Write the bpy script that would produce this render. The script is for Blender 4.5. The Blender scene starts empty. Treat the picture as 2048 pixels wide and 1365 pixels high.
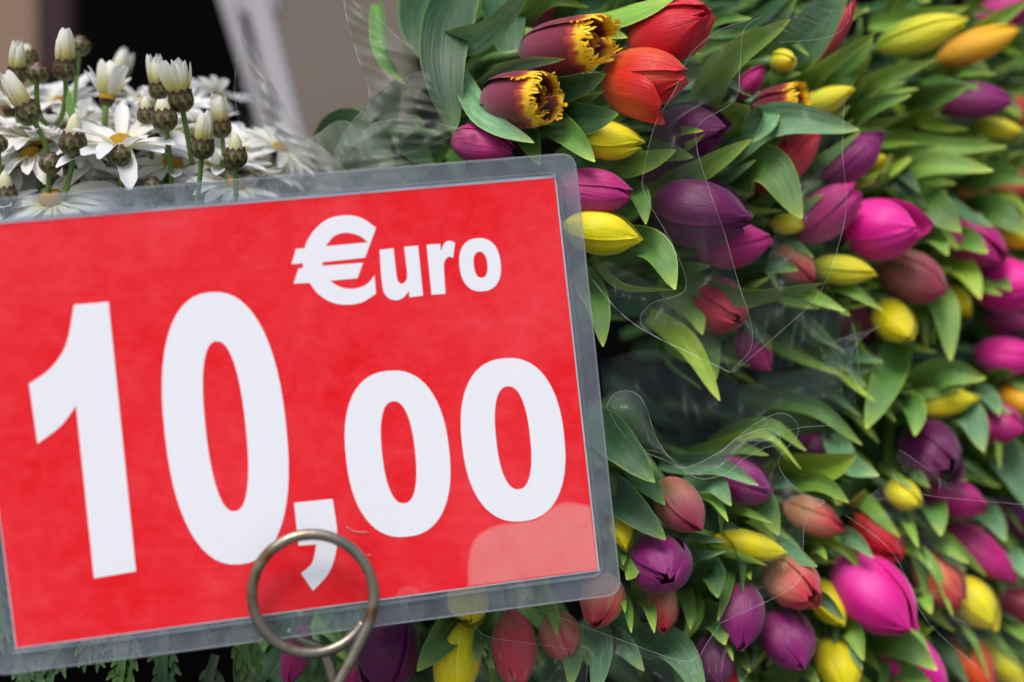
import bpy, math, random
import numpy as np
from mathutils import Vector, Matrix
from mathutils.geometry import tessellate_polygon
random.seed(7); rng = np.random.default_rng(7)
sc = bpy.context.scene
COL = sc.collection
# ------------------------------------------------------------------ camera, sky, sun, exposure
F = 60.0; SW = 36.0
cam_d = bpy.data.cameras.new('camera'); cam = bpy.data.objects.new('camera', cam_d); COL.objects.link(cam)
cam.location = (0, 0, 0); cam.rotation_euler = (math.radians(90), 0, 0)
cam_d.lens = F; cam_d.sensor_width = SW; cam_d.clip_start = 0.02; cam_d.clip_end = 200
cam_d.dof.use_dof = True; cam_d.dof.focus_distance = 0.845; cam_d.dof.aperture_fstop = 2.8
sc.camera = cam
world = bpy.data.worlds.new("World"); sc.world = world; world.use_nodes = True
wn = world.node_tree; wn.nodes.clear()
sky = wn.nodes.new('ShaderNodeTexSky'); sky.sky_type = 'NISHITA'; sky.sun_disc = False
SUN_EL, SUN_AZ = math.radians(58), math.radians(200)     # behind and above the camera, a little left
sky.sun_elevation = SUN_EL; sky.sun_rotation = SUN_AZ
sky.air_density = 1.0; sky.dust_density = 4.0; sky.ozone_density = 1.0
bg = wn.nodes.new('ShaderNodeBackground'); bg.inputs[1].default_value = 0.09
wo = wn.nodes.new('ShaderNodeOutputWorld')
wn.links.new(sky.outputs[0], bg.inputs[0]); wn.links.new(bg.outputs[0], wo.inputs[0])
sun_d = bpy.data.lights.new('sun', 'SUN'); sun_d.energy = 1.5; sun_d.angle = math.radians(25); sun_d.color = (1, .97, .93)
sun = bpy.data.objects.new('sun', sun_d); COL.objects.link(sun)
sdir = Vector((math.sin(SUN_AZ)*math.cos(SUN_EL), math.cos(SUN_AZ)*math.cos(SUN_EL), math.sin(SUN_EL)))
sun.rotation_euler = sdir.to_track_quat('Z', 'Y').to_euler()
sc.view_settings.view_transform = 'Standard'; sc.view_settings.look = 'None'
sc.view_settings.exposure = 0.95; sc.view_settings.gamma = 1
sc.cycles.use_denoising = True
sc.cycles.max_bounces = 8; sc.cycles.transparent_max_bounces = 24
sc.cycles.transmission_bounces = 4; sc.cycles.diffuse_bounces = 4; sc.cycles.glossy_bounces = 3
sc.cycles.caustics_reflective = False; sc.cycles.caustics_refractive = False
sc.cycles.sample_clamp_indirect = 4

# ------------------------------------------------------------------ helpers
def P(x, y, d):
    """point seen at photograph pixel x,y (2048 wide) at depth d metres"""
    k = SW / F / 2048 * d
    return np.array([(x - 1024) * k, d, (682.5 - y) * k])
def mpp(d): return SW / F / 2048 * d
def lin(r, g, b):
    o = []
    for c in (r, g, b):
        c = c / 255
        o.append(c / 12.92 if c <= .04045 else ((c + .055) / 1.055) ** 2.4)
    return (*o, 1)
class NT:
    def __init__(s, name):
        s.m = bpy.data.materials.new(name); s.m.use_nodes = True
        s.t = s.m.node_tree; s.t.nodes.clear(); s.out = s.t.nodes.new('ShaderNodeOutputMaterial')
    def n(s, typ, **kw):
        nd = s.t.nodes.new(typ)
        for k, v in kw.items():
            if isinstance(k, str) and hasattr(nd, k): setattr(nd, k, v)
        return nd
    def link(s, a, b): s.t.links.new(a, b)
    def val(s, sock, v):
        if hasattr(v, 'links') or isinstance(v, bpy.types.NodeSocket): s.link(v, sock)
        else: sock.default_value = v
    def math(s, op, a, b=0.0, c=0.0, clamp=False):
        nd = s.n('ShaderNodeMath', operation=op); nd.use_clamp = clamp
        s.val(nd.inputs[0], a); s.val(nd.inputs[1], b); s.val(nd.inputs[2], c); return nd.outputs[0]
    def mix(s, f, a, b, mode='MIX'):
        nd = s.n('ShaderNodeMix', data_type='RGBA'); nd.blend_type = mode
        s.val(nd.inputs[0], f); s.val(nd.inputs[6], a); s.val(nd.inputs[7], b); return nd.outputs[2]
    def ramp(s, f, stops, interp='LINEAR'):
        nd = s.n('ShaderNodeValToRGB'); cr = nd.color_ramp; cr.interpolation = interp
        while len(cr.elements) > 1: cr.elements.remove(cr.elements[-1])
        cr.elements[0].position = stops[0][0]; cr.elements[0].color = stops[0][1]
        for p, c in stops[1:]:
            e = cr.elements.new(p); e.color = c
        s.val(nd.inputs[0], f); return nd.outputs[0]
    def noise(s, vec, scale, detail=3, rough=.55, dist=0):
        nd = s.n('ShaderNodeTexNoise'); s.link(vec, nd.inputs['Vector'])
        nd.inputs['Scale'].default_value = scale; nd.inputs['Detail'].default_value = detail
        nd.inputs['Roughness'].default_value = rough; nd.inputs['Distortion'].default_value = dist
        return nd.outputs[0]
    def mapping(s, vec, scale=(1, 1, 1), loc=(0, 0, 0)):
        nd = s.n('ShaderNodeMapping'); s.link(vec, nd.inputs[0])
        nd.inputs['Scale'].default_value = scale; nd.inputs['Location'].default_value = loc; return nd.outputs[0]
    def bump(s, h, strength=.3, dist=.001):
        nd = s.n('ShaderNodeBump'); s.link(h, nd.inputs['Height'])
        nd.inputs['Strength'].default_value = strength; nd.inputs['Distance'].default_value = dist; return nd.outputs[0]
    def bsdf(s, col, rough=.5, normal=None, **kw):
        nd = s.n('ShaderNodeBsdfPrincipled'); s.val(nd.inputs['Base Color'], col); s.val(nd.inputs['Roughness'], rough)
        if normal is not None: s.link(normal, nd.inputs['Normal'])
        for k, v in kw.items(): s.val(nd.inputs[k.replace('_', ' ')], v)
        return nd.outputs[0]
    def mixs(s, f, a, b):
        nd = s.n('ShaderNodeMixShader'); s.val(nd.inputs[0], f); s.link(a, nd.inputs[1]); s.link(b, nd.inputs[2]); return nd.outputs[0]
    def done(s, sh): s.link(sh, s.out.inputs[0]); return s.m
def scol(c, k): return (c[0]*k, c[1]*k, c[2]*k, 1)

def mesh_obj(name, verts, faces, mat, parent=None, origin=(0, 0, 0), uv=None, smooth=True, mats=None, fmat=None):
    me = bpy.data.meshes.new(name)
    v = np.asarray(verts, float) - np.asarray(origin, float)
    me.from_pydata(v.tolist(), [], faces)
    for m in (mats or [mat]): me.materials.append(m)
    if fmat is not None: me.polygons.foreach_set('material_index', fmat)
    if uv is not None:
        ul = me.uv_layers.new(name='uv'); idx = np.empty(len(me.loops), int); me.loops.foreach_get('vertex_index', idx)
        ul.data.foreach_set('uv', np.asarray(uv, np.float32)[idx].ravel())
    if smooth: me.polygons.foreach_set('use_smooth', [True] * len(me.polygons))
    me.update()
    o = bpy.data.objects.new(name, me); COL.objects.link(o)
    if parent is not None: o.parent = parent
    else: o.location = origin
    return o
def root(name, loc, label, cat, group=None):
    o = bpy.data.objects.new(name, None); COL.objects.link(o); o.location = tuple(loc); o.empty_display_size = .01
    o['label'] = label; o['category'] = cat
    if group: o['group'] = group
    return o
def tag(o, label=None, cat=None, group=None, kind=None):
    if label: o['label'] = label
    if cat: o['category'] = cat
    if group: o['group'] = group
    if kind: o['kind'] = kind
    return o
def gridf(n, m, off=0):
    return [(off+i*m+j, off+i*m+j+1, off+(i+1)*m+j+1, off+(i+1)*m+j) for i in range(n-1) for j in range(m-1)]
def cr(pts, n):
    """Catmull-Rom resample of a polyline, n points"""
    p = np.asarray(pts, float)
    q = np.vstack([2*p[0]-p[1], p, 2*p[-1]-p[-2]])
    seg = np.linalg.norm(np.diff(p, axis=0), axis=1); cum = np.r_[0, np.cumsum(seg)]
    out = []
    for u in np.linspace(0, cum[-1], n):
        i = min(max(np.searchsorted(cum, u, 'right')-1, 0), len(seg)-1)
        t = (u - cum[i]) / max(seg[i], 1e-9)
        a, b, c, d = q[i], q[i+1], q[i+2], q[i+3]
        out.append(.5*((2*b)+(-a+c)*t+(2*a-5*b+4*c-d)*t*t+(-a+3*b-3*c+d)*t**3))
    return np.array(out)
def tube(pts, radii, seg=8, cap=True):
    p = np.asarray(pts, float); n = len(p); r = np.broadcast_to(radii, n)
    T = np.gradient(p, axis=0); T /= np.linalg.norm(T, axis=1)[:, None] + 1e-12
    N = np.cross(T[0], [0, 0, 1.]);
    if np.linalg.norm(N) < 1e-3: N = np.cross(T[0], [1., 0, 0])
    vs = []
    for i in range(n):
        N = N - T[i]*np.dot(N, T[i]); N /= np.linalg.norm(N) + 1e-12
        B = np.cross(T[i], N)
        for k in range(seg):
            a = 2*math.pi*k/seg; vs.append(p[i] + r[i]*(math.cos(a)*N + math.sin(a)*B))
    fs = [(i*seg+k, i*seg+(k+1) % seg, (i+1)*seg+(k+1) % seg, (i+1)*seg+k) for i in range(n-1) for k in range(seg)]
    if cap: fs += [tuple(range(seg))[::-1], tuple((n-1)*seg+k for k in range(seg))]
    uv = [(k/seg, i/(n-1)) for i in range(n) for k in range(seg)]
    return np.array(vs), fs, uv
def frame(axis, roll=0.0, hint=(0, -1, 0)):
    A = np.asarray(axis, float); A = A/np.linalg.norm(A)
    X = np.asarray(hint, float); X = X - A*np.dot(X, A)
    if np.linalg.norm(X) < 1e-3: X = np.cross(A, [0, 0, 1.])
    X /= np.linalg.norm(X); Y = np.cross(A, X)
    c, s = math.cos(roll), math.sin(roll)
    return np.stack([c*X+s*Y, -s*X+c*Y, A], axis=1)      # columns

# ------------------------------------------------------------------ materials
def petal_mat(name, tip, mid, base, flame=None, flame_amt=.0, rough=.38, trans=.24, bp=.2):
    t = NT(name); uv = t.n('ShaderNodeUVMap').outputs[0]
    sep = t.n('ShaderNodeSeparateXYZ'); t.link(uv, sep.inputs[0])
    rnd = t.n('ShaderNodeObjectInfo').outputs['Random']
    off = t.n('ShaderNodeCombineXYZ'); t.link(t.math('MULTIPLY', rnd, 37.0), off.inputs[0]); t.link(t.math('MULTIPLY', rnd, 11.0), off.inputs[1])
    va = t.n('ShaderNodeVectorMath', operation='ADD'); t.link(uv, va.inputs[0]); t.link(off.outputs[0], va.inputs[1]); v2 = va.outputs[0]
    fine = t.noise(t.mapping(v2, (55, 2.2, 1)), 1, 3, .6)
    broad = t.noise(t.mapping(v2, (7, 1.4, 1)), 1, 3, .6, .6)
    s = t.math('ADD', sep.outputs[1], t.math('MULTIPLY', t.math('SUBTRACT', broad, .5), .35))
    c = t.ramp(s, [(.0, base), (bp, base), (bp+.3, mid), (.9, tip), (1, tip)])
    if flame is not None:
        # paler flame up the middle of the petal
        d = t.math('ABSOLUTE', t.math('SUBTRACT', sep.outputs[0], .5))
        f = t.math('MULTIPLY', t.math('SUBTRACT', 1.0, t.math('MULTIPLY', d, 3.2), clamp=True), t.math('SUBTRACT', 1.1, sep.outputs[1]), clamp=True)
        f = t.math('MULTIPLY', t.math('MULTIPLY', f, t.math('ADD', broad, .35)), flame_amt * 2.2, clamp=True)
        c = t.mix(f, c, flame)
    c = t.mix(t.math('MULTIPLY', t.math('SUBTRACT', fine, .40, clamp=True), .5, clamp=True), c, scol(mid, .55))
    rim = t.math('MULTIPLY', t.math('SUBTRACT', t.math('ABSOLUTE', t.math('SUBTRACT', sep.outputs[0], .5)), .44, clamp=True), 7.0, clamp=True)
    c = t.mix(rim, c, (min(1, tip[0]*1.3+.04), min(1, tip[1]*1.4+.012), min(1, tip[2]*1.3+.02), 1))
    hv = t.math('MULTIPLY', t.math('SUBTRACT', broad, .45, clamp=True), .9, clamp=True)
    c = t.mix(hv, c, (min(1, mid[0]*1.5+.012), min(1, mid[1]*1.5+.003), min(1, mid[2]*1.4+.006), 1))
    nrm = t.bump(t.math('ADD', fine, t.math('MULTIPLY', broad, 1.6)), .45, .0010)
    p = t.bsdf(c, rough, nrm, Specular_IOR_Level=.4, Sheen_Weight=.25, Sheen_Roughness=.4)
    tr = t.n('ShaderNodeBsdfTranslucent'); t.link(c, tr.inputs[0])
    return t.done(t.mixs(trans, p, tr.outputs[0]))
PM = {
 'yellow': petal_mat('petal_yellow', lin(240, 228, 2), lin(232, 222, 4), lin(180, 186, 40), lin(250, 226, 40), .5),
 'yelgreen': petal_mat('petal_yellow_green', lin(238, 220, 30), lin(205, 205, 30), lin(130, 160, 40), lin(225, 225, 70), .5),
 'amber': petal_mat('petal_amber', lin(250, 196, 12), lin(240, 172, 20), lin(205, 140, 30), lin(246, 190, 60), .5),
 'pink': petal_mat('petal_hot_pink', lin(226, 10, 150), lin(232, 20, 150), lin(215, 55, 140), lin(245, 80, 185), .6),
 'magenta': petal_mat('petal_magenta', lin(182, 18, 118), lin(178, 30, 112), lin(160, 60, 100), lin(205, 80, 150), .5),
 'purple': petal_mat('petal_purple', lin(140, 16, 112), lin(120, 18, 94), lin(112, 46, 80), lin(158, 66, 120), .6),
 'dark': petal_mat('petal_dark_purple', lin(102, 8, 82), lin(88, 8, 70), lin(70, 20, 54), lin(118, 26, 92), .5),
 'mauve': petal_mat('petal_mauve', lin(160, 48, 84), lin(156, 78, 88), lin(112, 96, 56), lin(182, 116, 96), .7, bp=.34),
 'salmon': petal_mat('petal_salmon', lin(200, 30, 62), lin(206, 104, 92), lin(158, 132, 78), lin(222, 150, 116), .8, bp=.4),
 'red': petal_mat('petal_red', lin(206, 10, 46), lin(202, 16, 40), lin(206, 70, 30), lin(226, 60, 58), .45),
 'orange': petal_mat('petal_orange_red', lin(204, 26, 34), lin(214, 50, 30), lin(222, 110, 34), lin(236, 120, 50), .6),
 'coral': petal_mat('petal_coral', lin(196, 30, 52), lin(212, 84, 62), lin(170, 104, 60), lin(234, 156, 100), .9, bp=.3),
 'crimson': petal_mat('petal_crimson', lin(200, 30, 66), lin(190, 50, 68), lin(140, 76, 58), lin(214, 86, 96), .6, bp=.25),
}
def fringe_mat():
    t = NT('petal_fringed'); uv = t.n('ShaderNodeUVMap').outputs[0]
    sep = t.n('ShaderNodeSeparateXYZ'); t.link(uv, sep.inputs[0])
    br = t.noise(t.mapping(uv, (9, 3, 1)), 1, 3, .6, .5)
    fine = t.noise(t.mapping(uv, (50, 3, 1)), 1, 3, .6)
    e = t.math('MAXIMUM', t.math('MULTIPLY', t.math('MULTIPLY', t.math('ABSOLUTE', t.math('SUBTRACT', sep.outputs[0], .5)), 1.8), t.math('MULTIPLY', sep.outputs[1], 1.5, clamp=True)), sep.outputs[1])
    e = t.math('ADD', e, t.math('MULTIPLY', t.math('SUBTRACT', br, .5), .22))
    c = t.ramp(e, [(0, lin(140, 70, 88)), (.55, lin(130, 34, 66)), (.80, lin(116, 12, 34)), (.89, lin(190, 70, 20)), (.95, lin(246, 200, 8)), (1, lin(250, 206, 10))])
    c = t.mix(t.math('MULTIPLY', t.math('SUBTRACT', fine, .4, clamp=True), .9), c, lin(70, 14, 36))
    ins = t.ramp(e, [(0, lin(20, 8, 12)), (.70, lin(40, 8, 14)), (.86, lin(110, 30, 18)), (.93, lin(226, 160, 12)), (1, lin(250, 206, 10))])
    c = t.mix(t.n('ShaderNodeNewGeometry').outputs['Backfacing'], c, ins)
    p = t.bsdf(c, .42, t.bump(fine, .35, .0006), Sheen_Weight=.2)
    tr = t.n('ShaderNodeBsdfTranslucent'); t.link(c, tr.inputs[0])
    return t.done(t.mixs(.15, p, tr.outputs[0]))
PM['fringed'] = fringe_mat()
def leaf_mat(name, c0, c1, bloom, tipc, rough=.4, bamt=.5):
    t = NT(name); uv = t.n('ShaderNodeUVMap').outputs[0]
    sep = t.n('ShaderNodeSeparateXYZ'); t.link(uv, sep.inputs[0])
    rnd = t.n('ShaderNodeObjectInfo').outputs['Random']
    off = t.n('ShaderNodeCombineXYZ'); t.link(t.math('MULTIPLY', rnd, 37.0), off.inputs[0]); t.link(t.math('MULTIPLY', rnd, 17.0), off.inputs[1])
    va = t.n('ShaderNodeVectorMath', operation='ADD'); t.link(uv, va.inputs[0]); t.link(off.outputs[0], va.inputs[1]); v2 = va.outputs[0]
    vein = t.noise(t.mapping(v2, (46, .7, 1)), 1, 2, .5)
    blot = t.noise(t.mapping(v2, (9, 5, 1)), 1, 4, .62, .8)
    big = t.noise(t.mapping(v2, (2.2, 1.6, 1)), 1, 2, .5)
    c = t.mix(big, c0, c1)
    c = t.mix(t.math('MULTIPLY', t.math('SUBTRACT', blot, .42, clamp=True), 3.2*bamt, clamp=True), c, bloom)
    c = t.mix(t.math('MULTIPLY', t.math('SUBTRACT', vein, .45, clamp=True), 1.1, clamp=True), c, scol(c0, .5))
    edge = t.math('GREATER_THAN', t.math('ABSOLUTE', t.math('SUBTRACT', sep.outputs[0], .5)), .477)
    c = t.mix(t.math('MULTIPLY', edge, .55), c, tipc)
    tp = t.ramp(sep.outputs[1], [(.82, (0, 0, 0, 1)), (.95, (.35, .35, .35, 1)), (1, (1, 1, 1, 1))])
    c = t.mix(tp, c, tipc)
    br = t.math('ADD', t.math('MULTIPLY', t.math('FRACT', t.math('MULTIPLY', rnd, 7.3)), .5), .75)
    mv = t.n('ShaderNodeVectorMath', operation='SCALE'); t.link(c, mv.inputs[0]); t.link(br, mv.inputs['Scale']); c = mv.outputs[0]
    h = t.math('ADD', t.math('MULTIPLY', vein, 1.0), t.math('MULTIPLY', blot, .6))
    p = t.bsdf(c, t.math('ADD', rough, t.math('MULTIPLY', blot, .15)), t.bump(h, .55, .0009), Specular_IOR_Level=.55)
    tr = t.n('ShaderNodeBsdfTranslucent'); t.link(t.mix(.5, c, tipc), tr.inputs[0])
    return t.done(t.mixs(.09, p, tr.outputs[0]))
LM = {
 'g': leaf_mat('leaf_green', lin(58, 102, 34), lin(94, 140, 56), lin(108, 154, 92), lin(190, 212, 84)),
 'l': leaf_mat('leaf_light', lin(98, 148, 52), lin(132, 178, 62), lin(156, 194, 112), lin(212, 222, 92), .38),
 'y': leaf_mat('leaf_yellow_green', lin(136, 176, 44), lin(168, 200, 62), lin(184, 210, 92), lin(214, 216, 100), .38, .3),
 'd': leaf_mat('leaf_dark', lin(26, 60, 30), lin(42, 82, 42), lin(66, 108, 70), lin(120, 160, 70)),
 'b': leaf_mat('leaf_grey_green', lin(66, 112, 72), lin(96, 146, 98), lin(140, 182, 138), lin(176, 196, 110), .45, .8),
}
def simple(name, col, rough=.5, scale=60, amt=.25, bump=.2, bd=.001, **kw):
    t = NT(name); tc = t.n('ShaderNodeTexCoord').outputs['Object']
    n = t.noise(tc, scale, 4); n2 = t.noise(tc, scale*5, 3)
    c = t.mix(t.math('MULTIPLY', n, amt*2, clamp=True), col, scol(col, .45))
    return t.done(t.bsdf(c, rough, t.bump(t.math('ADD', n, n2), bump, bd), **kw))
M_stem = simple('stem_green', lin(78, 112, 52), .45, 90, .25)
M_stamen = simple('stamen_dark', lin(26, 14, 24), .7)
M_white = simple('daisy_stem', lin(98, 132, 52), .5, 120)
def daisy_petal_mat(name='daisy_petal', st=None):
    t = NT(name); uv = t.n('ShaderNodeUVMap').outputs[0]
    sep = t.n('ShaderNodeSeparateXYZ'); t.link(uv, sep.inputs[0])
    v = t.noise(t.mapping(uv, (14, .8, 1)), 1, 2)
    c = t.ramp(sep.outputs[1], st or [(0, lin(226, 224, 150)), (.24, lin(228, 228, 216)), (1, lin(232, 232, 238))])
    c = t.mix(t.math('MULTIPLY', t.math('SUBTRACT', v, .45, clamp=True), .8), c, lin(205, 208, 205))
    p = t.bsdf(c, .5, t.bump(v, .6, .0006))
    tr = t.n('ShaderNodeBsdfTranslucent'); t.link(c, tr.inputs[0])
    return t.done(t.mixs(.38, p, tr.outputs[0]))
M_dpetal = daisy_petal_mat(); M_cpetal = daisy_petal_mat('bud_petal', [(0, lin(206, 196, 90)), (.3, lin(222, 214, 130)), (.62, lin(238, 238, 214)), (1, lin(240, 240, 238))])
def calyx_mat():
    t = NT('daisy_bract'); uv = t.n('ShaderNodeUVMap').outputs[0]
    sep = t.n('ShaderNodeSeparateXYZ'); t.link(uv, sep.inputs[0])
    e = t.math('MAXIMUM', t.math('MULTIPLY', t.math('ABSOLUTE', t.math('SUBTRACT', sep.outputs[0], .5)), 2), t.math('MULTIPLY', sep.outputs[1], .95))
    n = t.noise(t.mapping(uv, (6, 4, 1)), 1, 3)
    e = t.math('ADD', e, t.math('MULTIPLY', t.math('SUBTRACT', n, .5), .4))
    c = t.ramp(e, [(0, lin(92, 116, 44)), (.45, lin(84, 98, 40)), (.62, lin(66, 38, 26)), (.9, lin(58, 28, 24)), (1, lin(110, 76, 40))])
    return t.done(t.bsdf(c, .5, t.bump(n, .3, .0005)))
M_calyx = calyx_mat()
M_disc = simple('daisy_disc', lin(232, 178, 20), .6, 900, .35, .9, .002)
M_wire = None
def wire_mat():
    t = NT('aged_galvanised_wire'); tc = t.n('ShaderNodeTexCoord').outputs['Object']
    n = t.noise(tc, 55, 4); n2 = t.noise(tc, 400, 3)
    c = t.ramp(n, [(.35, lin(120, 120, 110)), (.55, lin(138, 134, 118)), (.66, lin(112, 88, 56)), (.8, lin(80, 60, 42))])
    return t.done(t.bsdf(c, t.math('ADD', .3, t.math('MULTIPLY', n2, .15)), t.bump(n2, .35, .0004), Metallic=.85))
M_wire = wire_mat()
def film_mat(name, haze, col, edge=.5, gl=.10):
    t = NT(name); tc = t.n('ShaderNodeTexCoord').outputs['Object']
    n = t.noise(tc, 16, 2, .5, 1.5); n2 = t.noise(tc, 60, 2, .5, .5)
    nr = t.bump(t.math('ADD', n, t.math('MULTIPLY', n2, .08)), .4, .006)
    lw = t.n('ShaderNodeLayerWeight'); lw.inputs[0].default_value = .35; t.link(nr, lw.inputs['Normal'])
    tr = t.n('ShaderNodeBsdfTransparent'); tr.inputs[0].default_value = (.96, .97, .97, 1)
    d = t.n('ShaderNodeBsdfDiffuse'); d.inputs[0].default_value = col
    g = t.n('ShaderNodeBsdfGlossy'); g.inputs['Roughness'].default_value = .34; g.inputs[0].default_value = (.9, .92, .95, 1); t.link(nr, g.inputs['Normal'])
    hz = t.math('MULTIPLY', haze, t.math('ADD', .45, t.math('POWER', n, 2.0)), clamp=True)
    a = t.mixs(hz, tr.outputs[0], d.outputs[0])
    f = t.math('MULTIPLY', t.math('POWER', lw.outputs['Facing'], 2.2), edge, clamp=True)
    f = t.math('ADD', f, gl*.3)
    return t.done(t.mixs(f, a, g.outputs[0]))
M_film = film_mat('clear_cellophane', .02, (.5, .55, .56, 1), .09, .02)
M_film_mid = film_mat('cloudy_cellophane', .10, (.34, .40, .42, 1), .2, .05)
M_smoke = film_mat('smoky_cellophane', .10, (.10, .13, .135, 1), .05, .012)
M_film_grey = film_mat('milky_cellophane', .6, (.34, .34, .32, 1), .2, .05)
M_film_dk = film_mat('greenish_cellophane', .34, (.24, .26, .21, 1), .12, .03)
def filmedge():
    t = NT('cellophane_cut_edge')
    tr = t.n('ShaderNodeBsdfTransparent'); p = t.bsdf((.75, .8, .85, 1), .25)
    return t.done(t.mixs(.17, tr.outputs[0], p))
M_fedge = filmedge()
def lam_mat():
    t = NT('cloudy_laminate'); tc = t.n('ShaderNodeTexCoord').outputs['Object']
    n = t.noise(tc, 26, 4, .6, .6); n2 = t.noise(t.mapping(tc, (500, 500, 120)), 1, 2); n3 = t.noise(tc, 140, 5, .7)
    tr = t.n('ShaderNodeBsdfTransparent'); tr.inputs[0].default_value = (.9, .93, .95, 1)
    c = t.mix(t.math('MULTIPLY', t.math('SUBTRACT', n3, .55, clamp=True), 2.5, clamp=True), (.30, .34, .39, 1), (.12, .10, .08, 1))
    p = t.bsdf(c, .28, t.bump(t.math('ADD', n, t.math('MULTIPLY', n2, .1)), .25, .002), Specular_IOR_Level=.6)
    f = t.math('ADD', .11, t.math('MULTIPLY', t.math('SUBTRACT', n, .3, clamp=True), .5))
    return t.done(t.mixs(f, tr.outputs[0], p))
M_lam = lam_mat()
def lamedge():
    t = NT('laminate_edge'); tr = t.n('ShaderNodeBsdfTransparent')
    return t.done(t.mixs(.3, tr.outputs[0], t.bsdf((.45, .5, .52, 1), .3)))
M_lamedge = lamedge()
def print_mat(name, col, pale, amt, dirt=0):
    t = NT(name); tc = t.n('ShaderNodeTexCoord').outputs['Object']
    n = t.noise(tc, 16, 5, .66, .4); n2 = t.noise(tc, 95, 5, .7, .3); n4 = t.noise(t.mapping(tc, (30, 30, 240)), 1, 3)
    m = t.math('ADD', t.math('MULTIPLY', t.math('SUBTRACT', n, .34, clamp=True), 1.5), t.math('MULTIPLY', t.math('SUBTRACT', n2, .45, clamp=True), 1.1), clamp=True)
    m = t.math('ADD', m, t.math('MULTIPLY', t.math('SUBTRACT', n4, .5, clamp=True), .5), clamp=True)
    c = t.mix(t.math('MULTIPLY', m, amt), col, pale)
    sp = t.n('ShaderNodeTexVoronoi'); t.link(tc, sp.inputs['Vector']); sp.inputs['Scale'].default_value = 60
    speck = t.math('MULTIPLY', t.math('LESS_THAN', sp.outputs['Distance'], .045), .5)
    c = t.mix(t.math('MULTIPLY', speck, t.math('GREATER_THAN', n, .55)), c, (.12, .06, .04, 1))
    h = t.math('ADD', n, t.math('MULTIPLY', n2, .2))
    return t.done(t.bsdf(c, .5, t.bump(h, .1, .002), Coat_Weight=.22, Coat_Roughness=.2, Coat_IOR=1.45, Specular_IOR_Level=.2))
M_red = print_mat('red_print', (.72, .000, .006, 1), (.84, .075, .10, 1), .75)
M_ink = print_mat('white_print', (.74, .765, .82, 1), (.80, .82, .87, 1), .6)
def reflect_bubble_mat():
    t = NT('painted_reflection_and_bubble'); tc = t.n('ShaderNodeTexCoord').outputs['Object']
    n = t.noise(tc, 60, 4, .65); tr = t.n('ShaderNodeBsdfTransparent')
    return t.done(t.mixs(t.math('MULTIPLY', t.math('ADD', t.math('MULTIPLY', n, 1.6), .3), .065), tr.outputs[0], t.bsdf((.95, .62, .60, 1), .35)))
M_reflect_bubble = reflect_bubble_mat()  # pale tint that paints a reflection on the sign; small bubble shares it

# ------------------------------------------------------------------ the setting behind the flowers
def box(name, c, s, mat, parent=None, rot=None, bevel=0):
    x, y, z = [k/2 for k in s]
    v = np.array([(a*x, b*y, d*z) for a in (-1, 1) for b in (-1, 1) for d in (-1, 1)])
    if rot is not None: v = v @ np.array(Matrix.Rotation(rot, 3, 'Y')).T
    f = [(0, 1, 3, 2), (4, 6, 7, 5), (0, 4, 5, 1), (2, 3, 7, 6), (0, 2, 6, 4), (1, 5, 7, 3)]
    if parent is None: o = mesh_obj(name, v, f, mat, smooth=False); o.location = c
    else: o = mesh_obj(name, v + np.array(c) - np.array(parent.location), f, mat, parent, smooth=False)
    if bevel:
        b = o.modifiers.new('b', 'BEVEL'); b.width = bevel; b.segments = 3
    return o
M_ground = simple('pavement_grey', (.22, .21, .20, 1), .9, 12, .3, .4, .01)
M_shade = simple('backdrop_shade_black', (.0012, .001, .0012, 1), 1.0, 8, .3, .1, .01, Specular_IOR_Level=.05)  # near-black colour stands in for the shade behind the flowers
gv = [(-30, -30, -1.05), (30, -30, -1.05), (30, 30, -1.05), (-30, 30, -1.05)]
tag(mesh_obj('ground', gv, [(0, 1, 2, 3)], M_ground, smooth=False), kind='structure')
tag(box('shade_backdrop', (0, 2.2, .2), (5, .05, 2.6), M_shade), 'near-black sheet added for the deep shade behind the flowers, out of focus', 'shade backdrop', kind='structure')
tag(box('stall_table', (.05, 1.3, -.62), (2.2, 1.1, .04), simple('table_dark', (.006, .006, .006, 1), .9)), kind='structure')
M_tan = simple('tan_board', lin(132, 108, 90), .8, 5, .15)
M_tan2 = simple('beige_board', lin(112, 102, 91), .8, 5, .25)
M_wp = simple('white_plastic', (.36, .34, .37, 1), .4, 5, .08)
def panel(name, x0, x1, y0, y1, d, mat, **kw):
    a = P(x0, y0, d); b = P(x1, y1, d)
    return box(name, ((a[0]+b[0])/2, d, (a[2]+b[2])/2), (abs(b[0]-a[0]), .02, abs(a[2]-b[2])), mat, **kw)
tag(panel('tan_board', -330, 78, -300, 900, 1.75, M_tan), 'plain tan board standing at the far left behind the daisies', 'board')
tag(panel('beige_board', 515, 820, -300, 700, 1.62, M_tan2), 'blurred beige board behind the white rails and cellophane', 'board')
def maroon():
    return simple('maroon_cloth', lin(48, 22, 30), .9, 10, .4)
tag(panel('maroon_bag', 82, 150, -300, 160, 1.72, maroon(), bevel=.008), 'dark maroon strip of cloth beside the tan board', 'cloth')
fr = root('white_rail_frame', P(530, 300, 1.35), 'white plastic frame with two sloping rails behind the daisies', 'frame')
def rail(x0, y0, x1, y1, w, d):
    a, b = P(x0, y0, d), P(x1, y1, d); m = mpp(d)
    L = np.linalg.norm(b-a); ang = math.atan2(b[0]-a[0], a[2]-b[2])
    return box('rail', tuple((a+b)/2), (w*m, .02, L), M_wp, fr, rot=-ang, bevel=.003)
rail(436, -60, 540, 270, 30, 1.36); rail(500, -60, 598, 320, 48, 1.33)
box('crossbar', tuple(P(505, 2, 1.36)), (110*mpp(1.36), .012, 60*mpp(1.36)), M_wp, fr, bevel=.003)

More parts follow.
